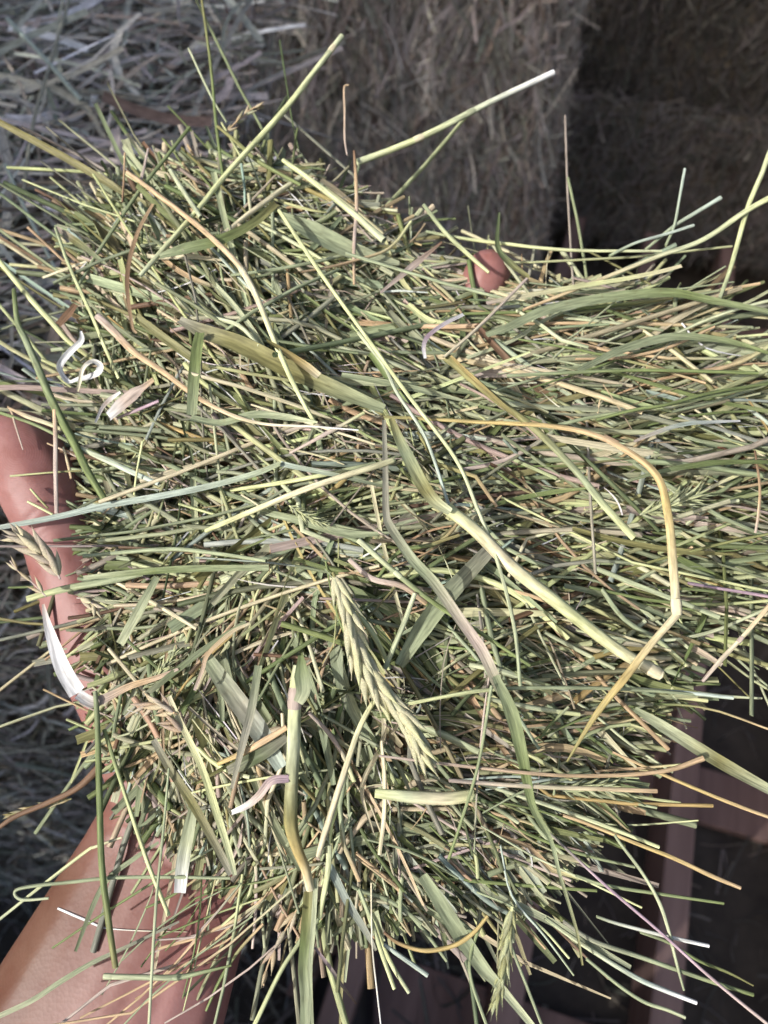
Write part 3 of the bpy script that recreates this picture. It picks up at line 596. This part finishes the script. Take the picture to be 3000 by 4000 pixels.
hero('pale blue stub pointing down right beside the boot', [(1500, 3690), (1541, 3718), (1671, 3810)], [14, 18, 18], 'blue', lift=2)
hero('pinkish twisted leaf hanging over the boot', [(1228, 3699), (1286, 3776), (1334, 3848), (1392, 3923)], [8, 15, 16, 6], ['mauve', 'pink', 'brown'], 'blade', 2, twist=(0, 1.2))
hero('brown stem hooked in a deep arc at the bottom centre', [(1500, 3641), (1558, 3684), (1659, 3713), (1770, 3694), (1847, 3646), (1905, 3578)], [12, 15, 17, 18, 17, 12], ['brown', 'gold', 'gold'], lift=6)
hero('broad sage blade drooping behind the lower ear', [(1650, 3420), (1731, 3545), (1813, 3675), (1886, 3781), (1948, 3848), (2090, 4020)], [40, 56, 60, 52, 34, 24], ['sage', 'sage', 'pale'], 'leaf', 3)
hero('curved sage thread left of the lower ear', [(1890, 3590), (1866, 3641), (1837, 3737), (1842, 3834), (1910, 4030)], 13, ['green', 'sage'], lift=3)
hero('sage thread right of the lower ear running off the bottom', [(1990, 3680), (2016, 3747), (2069, 3882), (2135, 4050)], 13, 'sage', lift=3)
hero('whitish blue stalk sweeping to the lower right over the pallet', [(2130, 3585), (2200, 3637), (2345, 3734), (2489, 3821), (2586, 3864), (2721, 3917)], [16, 18, 18, 19, 19, 16], ['sage', 'pale', 'blue', 'white'], lift=3)
hero('green stalk above the whitish one, reaching for the corner', [(2200, 3600), (2320, 3676), (2489, 3734), (2682, 3801), (2827, 3850), (2943, 3886)], [16, 18, 18, 17, 16, 15], ['grey', 'sage', 'green'], lift=4)
hero('straight mauve stalk running into the bottom right corner', [(2130, 3240), (2272, 3372), (2393, 3483), (2586, 3647), (2779, 3821), (3040, 4035)], [10, 11, 12, 12, 12, 14], ['grey', 'mauve', 'mauve', 'pink'], lift=6)
hero('crooked sage stem crossing the mauve stalk over the pallet', [(2400, 3260), (2427, 3300), (2513, 3416), (2576, 3527), (2610, 3628), (2624, 3686), (2648, 3782), (2672, 3869)], [12, 13, 14, 16, 14, 14, 12, 9], ['sage', 'pale', 'sage'], lift=5, joints=[(.72, 'sage')])
hero('green stalk pointing right below the tan slanting straw', [(2250, 3420), (2369, 3459), (2586, 3493), (2827, 3529)], [12, 14, 13, 11], ['sage', 'green'], lift=4)
hero('tan straw slanting right over the runners', [(2200, 3185), (2300, 3220), (2499, 3300), (2634, 3353), (2779, 3421), (2894, 3469)], [12, 14, 15, 17, 18, 14], ['tan', 'gold', 'tan'], 'flat', 5)
hero('thin sage thread curling to the lower right', [(2500, 3640), (2610, 3681), (2730, 3753), (2841, 3797), (2943, 3850)], [12, 13, 12, 11, 6], ['sage', 'green', 'olive'], lift=3)
hero('whitish stub over the middle runner', [(2330, 3580), (2417, 3609), (2624, 3662), (2769, 3695)], [11, 13, 15, 14], ['sage', 'white'], lift=4)
hero('lowest sage stalk bending over the bottom runners', [(2290, 3745), (2412, 3845), (2513, 3912), (2610, 3946), (2677, 3975)], [12, 14, 14, 14, 13], ['sage', 'sage', 'pale'], lift=2)
hero('jointed sage stalk lying across the wrist', [(422, 3814), (560, 3817), (693, 3817), (800, 3795), (904, 3771)], [22, 22, 22, 14, 8], ['pale', 'sage', 'green'], lift=4, joints=[(.02, 'pale'), (.52, 'sage')])
hero('upright green stalk standing before the wrist', [(372, 2700), (380, 2804), (389, 3102), (398, 3373), (425, 3600), (452, 3780)], [18, 22, 26, 26, 26, 24], ['sage', 'green', 'green', 'olive'], lift=9)
hero('bright lime stalk crossing the wrist to a cut end', [(407, 2849), (506, 3156), (579, 3373), (660, 3577)], [16, 16, 17, 17], ['green', 'lime', 'lime'], lift=7)
hero('sage stem looping round in a hairpin left of the wrist', [(900, 3430), (680, 3426), (452, 3428), (271, 3446), (108, 3464), (58, 3484), (85, 3514), (190, 3509)], [12, 14, 14, 14, 13, 12, 12, 10], ['sage', 'sage', 'pale'], lift=7)
hero('rough brown stem slanting off the left edge above the wrist', [(400, 2985), (307, 3075), (181, 3138), (54, 3193), (-40, 3262)], [34, 26, 22, 20, 16], ['brown', 'brown', 'brown'], lift=7)
hero('sage blade running off the lower left corner', [(-40, 3985), (121, 3910), (241, 3832), (362, 3760), (480, 3705), (700, 3600)], [18, 20, 20, 18, 14, 8], ['pale', 'sage', 'grey'], 'blade', 3)
hero('lime straw kinked across the left side of the wrist', [(-40, 3622), (181, 3446), (338, 3325), (374, 3307), (476, 3271)], [12, 13, 13, 12, 10], ['pale', 'lime', 'cream'], lift=6)
hero('dark tipped sage blade slanting over the wrist', [(295, 3717), (362, 3542), (422, 3434), (530, 3350), (620, 3290)], [12, 20, 20, 18, 10], ['dark', 'sage', 'sage'], 'blade', 6)
hero('long thin sage thread hanging over the forearm to the bottom', [(660, 3000), (640, 3230), (609, 3542), (579, 4060)], [9, 11, 12, 12], ['sage', 'sage', 'pale'], lift=11)
hero('wide bluish leaf tip hanging over the wrist', [(760, 3130), (741, 3229), (717, 3362), (705, 3488)], [30, 46, 54, 48], ['sage', 'pale', 'white'], 'leaf', 7, twist=(.15, -.15))
hero('olive sage strap leaf slanting to the wrist', [(600, 2890), (663, 3000), (753, 3139), (844, 3301), (904, 3416)], [24, 32, 34, 32, 26], ['grey', 'olive', 'grey'], 'leaf', 8)
hero('pale strap leaf meeting the olive one at the wrist', [(660, 2720), (696, 2804), (787, 2994), (841, 3156), (895, 3328), (918, 3419)], [18, 24, 28, 30, 26, 16], ['cream', 'lime', 'pale'], 'leaf', 9)
hero('thick tan straw sloping down from the white curl', [(380, 1233), (450, 1300), (524, 1375), (633, 1449), (768, 1549), (904, 1621), (1040, 1657), (1220, 1666), (1400, 1680)], [32, 32, 28, 24, 22, 18, 14, 10, 6], ['pink', 'tan', 'tan', 'cream', 'white'], 'flat', 8)
hero('lilac stalk under the papery husk', [(620, 1566), (540, 1600), (452, 1635)], [14, 16, 12], ['mauve', 'mauve', 'pink'], 'flat', 6)
hero('upright green leaf above the twisted sage leaf', [(782, 1300), (770, 1368), (758, 1485), (750, 1621)], [36, 44, 46, 40], ['green', 'green', 'sage'], 'leaf', 7)
hero('twisted sage leaf lying level, left of centre', [(742, 1635), (859, 1655), (995, 1621), (1130, 1632), (1240, 1650)], [40, 36, 34, 26, 8], ['sage', 'sage', 'pale'], 'leaf', 8, twist=(.6, -.4))
hero('broad olive leaf with a torn golden edge, upper middle', [(700, 1250), (800, 1300), (940, 1350), (1120, 1440), (1300, 1520), (1500, 1600)], [30, 64, 74, 78, 70, 40], ['grey', 'olive', 'olive', 'sage'], 'leaf', 3)
hero('torn golden strip on the broad olive leaf', [(1040, 1330), (1120, 1380), (1200, 1435), (1245, 1470)], [12, 26, 34, 30], ['olive', 'gold', 'cream'], 'leaf', 8)
hero('lime green stalk entering at the left edge above the thumb', [(-40, 975), (118, 1166), (200, 1256), (282, 1345), (450, 1465)], [20, 22, 22, 20, 14], ['lime', 'lime', 'olive'], lift=5)
hero('lime stalk folded over at its top near the left edge', [(217, 890), (271, 1040), (362, 1239), (407, 1350), (465, 1480)], [13, 14, 14, 15, 12], ['sage', 'lime', 'lime'], lift=7)
hero('withered leaf hanging from the folded lime stalk', [(217, 888), (270, 925), (316, 958), (412, 1031)], [14, 28, 30, 10], ['pink', 'olive', 'sage'], 'blade', 5)
hero('stout green stalk crossing the thumb from the left edge', [(54, 1130), (69, 1258), (98, 1323), (145, 1428), (203, 1566), (289, 1731), (344, 1844), (416, 1963)], [16, 22, 26, 30, 32, 32, 30, 26], ['green', 'sage', 'green', 'green'], lift=8)
hero('thin green stalk lying on the thumb tip', [(-40, 1600), (127, 1655), (253, 1717), (330, 1760)], 14, ['green', 'sage'], lift=5)
hero('pale flat straw leaving the thumb to the right', [(304, 1746), (398, 1789), (506, 1840), (620, 1890)], [18, 24, 24, 18], ['pale', 'blue'], 'flat', 7)
hero('cream straw resting on the top of the thumb', [(36, 1594), (108, 1627), (199, 1659), (290, 1700)], [10, 20, 18, 14], ['tan', 'cream', 'lime'], 'flat', 7)
hero('upright pinkish straw standing before the thumb', [(212, 1600), (217, 1705), (217, 1825), (221, 2006)], [16, 18, 18, 16], ['tan', 'pink', 'pink'], 'flat', 9)
hero('fine level lime straw across the thumb pad', [(40, 1860), (181, 1847), (318, 1838)], 8, ['lime', 'olive'], lift=7)
hero('tiny lime stub pointing up left on the thumb', [(119, 1909), (150, 1945), (188, 1985)], [8, 9, 8], ['lime', 'olive'], lift=4)
hero('second lime stub just under the tiny one on the thumb', [(108, 1959), (160, 1985), (206, 2010)], [9, 11, 10], 'lime', lift=4)
hero('forked tan thread hanging down the thumb pad', [(31, 1587), (45, 1610), (58, 1655), (90, 1757)], [7, 8, 8, 5], ['tan', 'pink'], 'flat', 5)
hero('small cream sliver at the right side of the thumb', [(246, 1746), (262, 1800), (278, 1869)], [8, 11, 9], ['cream', 'tan'], 'flat', 7)
hero('tan thread bridging the thumb and the stout green stalk', [(184, 1731), (240, 1755), (304, 1786)], [7, 8, 7], ['tan', 'pink'], 'flat', 6)
hero('tiny bright upright straw right of the thumb', [(557, 1724), (535, 1844), (524, 1934)], 9, 'lime', lift=10)
hero('olive stem rising to the top edge', [(783, -40), (823, 253), (845, 488), (872, 700)], [10, 12, 13, 11], ['olive', 'green', 'green'], lift=2)
hero('olive branch leaving the rising stem to the right', [(850, 493), (930, 560), (1013, 633), (1175, 723)], [12, 16, 18, 14], ['olive', 'green'], lift=3)
hero('short pale straw left of the rising olive stem', [(737, 190), (827, 380), (886, 479)], [9, 10, 8], ['pale', 'sage'], lift=2)
hero('thin hooked tan straw under the bright protruding straw', [(1362, 332), (1345, 345), (1347, 440), (1347, 543), (1356, 606)], [8, 9, 9, 9, 8], ['tan', 'pink'], lift=3)
hero('brown straw hanging down from the hooked one', [(1383, 588), (1390, 690), (1393, 814), (1383, 960), (1383, 1112)], [9, 14, 15, 15, 10], ['brown', 'tan', 'pink', 'tan'], 'flat', 6)
hero('thin tan straw upright at the upper left rim', [(488, 597), (484, 700), (478, 790)], 8, ['tan', 'brown'], lift=4)
hero('pink straw leaning beside the upright tan one', [(579, 579), (556, 687), (540, 760)], [8, 12, 8], 'pink', 'flat', 4)
hero('curved brown tan leaf bowing down the upper left', [(597, 796), (533, 922), (497, 1085), (515, 1266), (533, 1302)], [12, 17, 18, 12, 8], ['tan', 'brown', 'tan'], 'blade', 7)
hero('green stalk slanting from the bow leaf toward the top', [(741, 497), (640, 625), (542, 750), (389, 976), (298, 1130)], [14, 15, 16, 14, 12], ['green', 'sage'], lift=4)
hero('short cream banded straw at the left rim', [(167, 1085), (262, 1049), (335, 1022)], [12, 14, 10], 'cream', 'flat', 4)
hero('pinkish brown pointed leaf below the fingertips', [(1727, 945), (1612, 1041), (1486, 1144)], [8, 30, 10], ['brown', 'pink', 'pink'], 'blade', 8)
hero('tan straw bending left below the fingertips', [(1606, 866), (1522, 969), (1389, 1017), (1269, 1047), (1180, 1062)], [12, 13, 12, 12, 8], ['lime', 'tan', 'tan'], lift=7)
hero('slim pale straw rising to the dark bent leaf', [(2058, 1089), (1884, 1264), (1733, 1397)], [12, 14, 13], ['pink', 'cream'], lift=9)
hero('dark green bent leaf standing against the bales', [(1950, 830), (1944, 963), (1992, 1029), (2064, 1083)], [8, 20, 30, 18], ['dark', 'dark', 'olive'], 'leaf', 7)
hero('white lilac sliver folded over, right of the lime stalks', [(1811, 1228), (1739, 1264), (1673, 1312), (1655, 1355), (1661, 1400)], [14, 18, 18, 16, 12], ['white', 'mauve', 'white'], 'blade', 8)
hero('sage lime stalk crossing over the visible fingertip', [(1655, 800), (1739, 908), (1835, 999), (1910, 1065)], [16, 18, 18, 12], ['sage', 'lime'], lift=6)
hero('level green blade reaching left over the palm edge', [(325, 2258), (500, 2240), (723, 2223), (1049, 2218)], [18, 26, 28, 24], ['pale', 'green', 'sage'], 'blade', 9)
hero('blunt pale straw pointing left below the panicle', [(104, 2340), (253, 2300), (452, 2263), (560, 2240)], [28, 32, 30, 22], ['lime', 'sage', 'sage'], 'flat', 6)
hero('thin sage stalk level above the palm edge', [(325, 2173), (633, 2146), (800, 2156), (1040, 2191)], [16, 18, 18, 14], 'sage', lift=6)
hero('pale folded leaf slanting up below the panicle', [(470, 2516), (542, 2390), (615, 2254)], [34, 42, 26], ['pale', 'sage'], 'leaf', 8)
hero('dark sage blade slanting up from the white plume', [(560, 2715), (600, 2690), (780, 2550), (960, 2430)], [14, 24, 26, 18], ['grey', 'dark', 'sage'], 'blade', 8)
hero('curly pinkish tan strip left of the big seed head', [(760, 2697), (790, 2620), (814, 2553), (904, 2471), (976, 2435)], [12, 16, 18, 16, 10], ['pink', 'tan', 'cream'], 'blade', 9)
hero('white ribbon leaf curled in a loop, left side', [(316, 1293), (318, 1331), (282, 1367), (250, 1400), (231, 1436), (246, 1472), (271, 1494), (307, 1483), (344, 1475), (383, 1457), (391, 1428), (360, 1412), (325, 1440), (312, 1490), (303, 1530)], [8, 22, 24, 26, 26, 26, 28, 28, 26, 26, 24, 18, 16, 14, 8], ['white', 'white', 'white', 'cream'], 'leaf', 9, h=[4, 2, 0, 2, 6, 2], twist=(.2, .9, -.2, .6))
hero('white papery plume hanging over the left gap', [(169, 2360), (186, 2436), (219, 2537), (253, 2622), (304, 2706)], [10, 30, 52, 62, 66], ['pink', 'white', 'white', 'white'], 'leaf', 8)
hero('tan withered leaf joined to the white plume', [(304, 2712), (363, 2744), (422, 2723), (506, 2681), (612, 2647), (696, 2613)], [40, 44, 34, 26, 20, 10], ['white', 'pink', 'tan', 'pink'], 'leaf', 8, twist=(.3, -.5))
hero('pinkish papery husk flaring at a stem end', [(600, 1483), (560, 1515), (524, 1544), (470, 1590), (427, 1631)], [18, 26, 56, 64, 50], ['tan', 'pink', 'pink', 'white'], 'leaf', 9, twist=(.2, -.3))
hero('white sliver curling above the papery husk', [(470, 1532), (430, 1560), (400, 1592), (372, 1650)], [10, 18, 14, 8], ['white', 'pink', 'white'], 'blade', 10, twist=(.3, .8))
hero('brown leaf scrap slanting at the left rim', [(298, 1190), (262, 1235), (218, 1280)], [22, 36, 26], ['brown', 'brown', 'brown'], 'leaf', 5)
hero('orange brown split straw left of the thick stained stem', [(1120, 2842), (1040, 2890), (960, 2935), (850, 2985)], [24, 28, 26, 16], ['tan', 'tan', 'gold'], 'flat', 5)
hero('speckled dark leaf below the orange brown split straw', [(1120, 2880), (1040, 2935), (950, 2985), (890, 3010)], [30, 50, 50, 30], ['grey', 'dark', 'grey'], 'leaf', 3)
hero('wide striped leaf slanting behind the thick stained stem', [(800, 2560), (900, 2700), (1010, 2850), (1100, 3000)], [50, 72, 78, 50], ['sage', 'grey', 'blue'], 'leaf', 2)
hero('dark grey leaf slanting left of the thick stained stem', [(1010, 2600), (985, 2760), (950, 2900), (905, 3080)], [30, 34, 30, 14], ['sage', 'grey', 'grey'], 'leaf', 8)
wf = hero('white fuzzy fibre lying on the skin of the wrist', [(226, 3548), (319, 3588), (398, 3621), (458, 3630), (560, 3636), (730, 3640)], [9, 11, 8, 5, 5, 3], ['white', 'white', 'cream'], 'flat', -30, name='fibre', clear=.0003)
wf['category'] = 'fibre'
# two stalks lying on the far loose hay, in the shade
for lab, pxs, wpx, c in (('grey straw slanting over the loose hay at the top left', [(27, 72), (172, 226), (316, 393)], 20, 'blue'),
                         ('long dull stalk standing across the loose hay at the left', [(270, 0), (190, 270), (130, 480), (90, 760)], 16, 'grey'),
                         ('grey blue stalk low on the loose hay by the left edge', [(20, 640), (90, 800), (170, 960), (215, 1050)], 15, 'blue')):
    X = catmull(pxs, 6); dd = ray(X[:, 0], X[:, 1]); P = CAM + dd * ((1.165 - CAM[2]) / dd[:, 2])[:, None]
    o = link('hay_stalk', stalk_mesh('hay_stalk', X, P, wpx, c, 'flat')); tag(o, lab, 'hay stalk'); COUNT += 1

# ------------------------------------------------------------------ seed heads
def spikelet_mesh(name, cols, ln=1.0, fat=.24, awn=.0):
    s = np.array([0, .12, .35, .6, .82, 1.0]); wv = np.array([.25, .75, 1, .82, .42, .06]) * fat
    if awn: s = np.append(s, 1 + awn); wv = np.append(wv, .015)
    P = np.stack([np.zeros_like(s), s * ln, .06 * np.sin(s * 3)], 1)
    return mesh_from([strands(P[None], wv[None], tint_line(cols, len(s))[None], 'stem', np.array([0, 0, 1.]))], name, M_LEAF)
def ear(label, pts, size, cols, lift, spread=.45, step=.42, rows=4, awn=.0, stem_w=8, stem_col='sage', fat=.26, droop=None, name='seed_head'):
    """a rachis with overlapping spikelets in ranks, each spikelet a part"""
    X, H, P = place(pts, lift, 8, False, droop)
    dep = ((P - CAM) @ FWD).mean() / FPX
    e = empty(name, P[0]); tag(e, label, 'seed head')
    me = stalk_mesh('rachis', X, P, stem_w, stem_col, 'stem'); o = link('rachis', me, e); o.location = -Vector(P[0])
    variants = [spikelet_mesh('spikelet', [cols[(k + i) % len(cols)] for i in range(2)], fat=fat, awn=awn) for k in range(3)]
    L = np.concatenate([[0], np.cumsum(np.linalg.norm(np.diff(P, axis=0), axis=1))]); sz = size * dep; n = int(L[-1] / (sz * step))
    for i in range(n):
        s = (i + .3) / n * L[-1]; c = np.array([np.interp(s, L, P[:, k]) for k in range(3)]); c2 = np.array([np.interp(min(s + .002, L[-1] + 0), L, P[:, k]) for k in range(3)])
        if np.linalg.norm(c2 - c) < 1e-6: c2 = c + (P[-1] - P[-2])
        d = (c2 - c) / np.linalg.norm(c2 - c); b = np.cross(d, N); b /= np.linalg.norm(b); nn = np.cross(b, d)
        for r in range(rows):
            a = r * 2 * math.pi / rows + (i % 2) * math.pi / rows + R.normal(0, .15)
            out = math.cos(a) * b + math.sin(a) * nn; sp = spread * (1 + R.normal(0, .15))
            y = d * math.cos(sp) + out * math.sin(sp); z = np.cross(y, b); z /= np.linalg.norm(z); x = np.cross(y, z)
            k = sz * (1 + R.normal(0, .08)) * (.72 + .28 * math.sin(math.pi * min(1, (i + 1) / n)))
            o = link('spikelet', variants[(i + r) % 3], e)
            Mx = Matrix((( *x, ), ( *y, ), ( *z, ))).transposed().to_4x4(); Mx = Mx @ Matrix.Diagonal((k, k, k, 1)); Mx.translation = Vector(c - P[0]); o.matrix_basis = Mx
    return e
ear('large pale seed head of overlapping scales curving through the centre', [(1300, 2235), (1349, 2362), (1394, 2520), (1471, 2669), (1562, 2778), (1607, 2859), (1652, 2950)], 165, ['cream', 'pale', 'cream', 'lime', 'tan'], 13, .30, .34, 5, .12, 14, 'olive', .24)
ear('green spiky ear lying level behind the arched golden stem', [(2500, 2010), (2580, 1985), (2660, 1955), (2735, 1930)], 90, ['pale', 'sage', 'lime'], 9, .62, .30, 5, .5, 8, 'pale', .17)
ear('small lime ear hanging over the pallet, bottom right of centre', [(2001, 3540), (1982, 3690), (1963, 3810), (1934, 3925)], 92, ['lime', 'pale', 'olive'], 6, .32, .40, 5, .25, 12, 'lime', .24)
ear('half buried green ear above the wide pinkish straw, lower right', [(2200, 3090), (2270, 3080), (2340, 3075), (2400, 3068)], 80, ['pale', 'sage', 'lime'], 5, .55, .35, 5, .5, 8, 'pale', .18)
ear('small green ear half buried left of centre', [(1130, 1975), (1180, 2005), (1230, 2030), (1270, 2045)], 50, ['lime', 'pale', 'sage'], 6, .55, .35, 5, .4, 7, 'lime', .18)
ear('small green ear by the dark sage blade, lower left', [(560, 2690), (610, 2640), (655, 2590), (690, 2545)], 56, ['lime', 'sage', 'pale'], 5, .45, .35, 5, .5, 7, 'sage', .17)
ear('straw coloured panicle sticking out below the thumb', [(235, 2262), (205, 2205), (160, 2160), (110, 2115), (50, 2088)], 115, ['cream', 'cream', 'pink'], 22, .42, .42, 4, .1, 8, 'pink', .27)
ear('lower tuft of the straw coloured panicle', [(300, 2335), (345, 2345), (390, 2385)], 85, ['pink', 'cream', 'cream'], 18, .5, .45, 4, .1, 7, 'pink', .27)
ear('thin pale panicle branch at the left edge below the thumb', [(180, 2330), (120, 2270), (70, 2230), (40, 2190)], 80, ['cream', 'cream', 'tan'], 16, .3, .9, 2, .1, 6, 'pink', .22)
ear('tan tuft of chaffy scales right of the white plume', [(690, 2790), (640, 2760), (590, 2750), (545, 2765)], 95, ['tan', 'pink', 'cream'], 13, .5, .5, 4, .1, 7, 'tan', .25)
ear('second tan chaffy tuft below the first', [(720, 2870), (690, 2830), (650, 2815)], 85, ['tan', 'pink'], 12, .55, .5, 4, .1, 7, 'tan', .25)
ear('hanging tan panicle against the dark floor at the bottom', [(1165, 3540), (1150, 3570), (1100, 3660), (1065, 3725), (1040, 3790), (1030, 3850)], 90, ['tan', 'cream', 'pink'], 4, .28, .75, 2, .1, 7, 'tan', .26)
ear('dull olive panicle left of the rough brown stem', [(280, 3120), (200, 3140), (110, 3160), (20, 3190)], 54, ['olive', 'gold', 'cream'], 4, .3, .7, 3, .1, 6, 'olive', .25)
ear('pale twig tuft at the upper rim of the bunch', [(880, 520), (930, 470), (985, 425), (1030, 410)], 52, ['cream', 'tan', 'pale'], 4, .4, .9, 2, .1, 7, 'tan', .26)

# ------------------------------------------------------------------ the rest of the larger stalks, one object each
MARKS = [((105, 1750), 'the thumb'), ((2570, 2620), 'the cut knob'), ((2640, 2400), 'the folded golden stem'), ((1480, 2650), 'the big seed head'), ((1150, 2900), 'the thick stained stem'), ((300, 1430), 'the white curl'),
         ((230, 2600), 'the white plume'), ((620, 3600), 'the wrist'), ((1900, 1050), 'the fingertip'), ((2630, 1950), 'the spiky ear'), ((1960, 3750), 'the hanging ear'), ((600, 850), 'the amber topped stem'), ((2400, 1200), 'the arching sage blade'),
         ((1640, 1850), 'the olive sheath'), ((2100, 3060), 'the straight pinkish straw'), ((500, 1580), 'the papery husk'), ((2700, 3600), 'the pallet runners'), ((1100, 1450), 'the broad olive leaf'), ((1200, 3700), 'the hanging ribbon leaf'), ((900, 2200), 'the level green blade'), ((2200, 1700), 'the arched golden stem'), ((130, 2230), 'the panicle'), ((1350, 700), 'the bright straw')]
CW = {'sage': 'sage green', 'pale': 'pale green', 'green': 'green', 'lime': 'yellow green', 'tan': 'tan', 'cream': 'cream', 'pink': 'pinkish', 'grey': 'grey green', 'olive': 'olive', 'blue': 'bluish', 'brown': 'brown', 'gold': 'golden', 'dark': 'dark green'}
def compass(X, m):
    d = X[len(X) // 2] - np.array(m); a = math.degrees(math.atan2(d[1], d[0]))
    return 'right of' if -45 < a <= 45 else 'below' if 45 < a <= 135 else 'above' if -135 < a <= -45 else 'left of'
def lean(X):
    d = X[-1] - X[0]; a = math.degrees(math.atan2(d[1], d[0])); a = (a + 90) % 180 - 90
    return 'lying level' if abs(a) < 15 else 'upright' if abs(a) > 68 else 'slanting down right' if a > 0 else 'slanting up right'
AUTO = max(0, 300 - COUNT); USED = set()
def auto(n, region, lmed, wmed, lift, probs, fringe=False, lo=-260):
    x0, y0, x1, y1 = region; made = 0
    while made < n:
        q = np.array([[R.uniform(x0, x1), R.uniform(y0, y1)]]); ed = edge_dist(q)[0]
        if not fringe and ed < 60: continue
        if fringe and not lo < ed < 200: continue
        ang, sp = field(q); a = float(ang[0] + R.normal(0, 1) * sp[0] * (.8 if fringe else 1.15)); ln = lmed * math.exp(R.normal(0, .35)); d = np.array([math.cos(a), math.sin(a)]); nrm2 = np.array([-d[1], d[0]])
        bend = R.normal(0, .05) * ln; kk = R.normal(0, .05) * ln if R.random() < .35 else 0
        pts = [q[0] - d * ln * .5, q[0] - d * ln * .17 + nrm2 * (bend + kk), q[0] + d * ln * .17 + nrm2 * (bend - kk), q[0] + d * ln * .5]
        kind = ['stem', 'flat', 'leaf'][R.choice(3, p=[.65, .27, .08] if fringe else [.55, .25, .20])]; c, nm = pick_tint(1, probs); nm = nm[0]
        wv = wmed * math.exp(min(R.normal(0, .3), .4)) * (1.5 if kind == 'leaf' else 1)
        X, H, P = place(pts, R.uniform(*lift), 4, R.random() < .3)
        c2 = ['pale', 'sage', 'tan', 'lime', nm, nm][R.integers(6)]
        me = stalk_mesh('hay_stalk', X, P, [wv * .8, wv, wv, wv * (.3 if kind == 'leaf' else .85)], [nm, nm, c2] if c2 != nm else [nm], kind, (R.normal(0, .4), R.normal(0, .4)))
        mk = min(MARKS, key=lambda m: np.linalg.norm(X[len(X) // 2] - np.array(m[0])))
        size = 'long' if ln > lmed * 1.25 else 'short' if ln < lmed * .8 else 'slim' if wv < wmed else 'stout'
        leaf = kind == 'leaf'
        lab = f"{size} {CW[nm]} {'leaf blade' if leaf else 'stalk'} {lean(X)}, {compass(X, mk[0])} {mk[1]}"
        if lab in USED: bpy.data.meshes.remove(me); continue
        USED.add(lab); o = link('leaf_blade' if leaf else 'hay_stalk', me); tag(o, lab, 'leaf blade' if leaf else 'hay stalk', 'loose stalks on top of the held hay'); made += 1
n_core = int(AUTO * .42)
auto(n_core, (420, 700, 2950, 3350), 430, 17, (0, 4.5), MIX)
auto(int(AUTO * .18), (2300, 1080, 3050, 2450), 620, 13, (0, 4), {'sage': 5, 'pale': 4, 'green': 4, 'tan': 2, 'cream': 2, 'pink': 1, 'lime': 2}, True)
auto(int(AUTO * .15), (1900, 2700, 2950, 3750), 560, 12, (-1, 4), {'sage': 6, 'pale': 3, 'green': 4, 'tan': 2, 'blue': 2, 'lime': 1}, True)
auto(int(AUTO * .10), (800, 3250, 1900, 3800), 420, 12, (-1, 4), {'sage': 5, 'pale': 2, 'green': 4, 'tan': 4, 'pink': 2, 'lime': 2, 'gold': 1}, True)
auto(int(AUTO * .15), (480, 3480, 1000, 3860), 520, 9, (0, 5), {'sage': 4, 'pale': 2, 'green': 4, 'tan': 5, 'pink': 2, 'lime': 2, 'gold': 2}, True, -900)
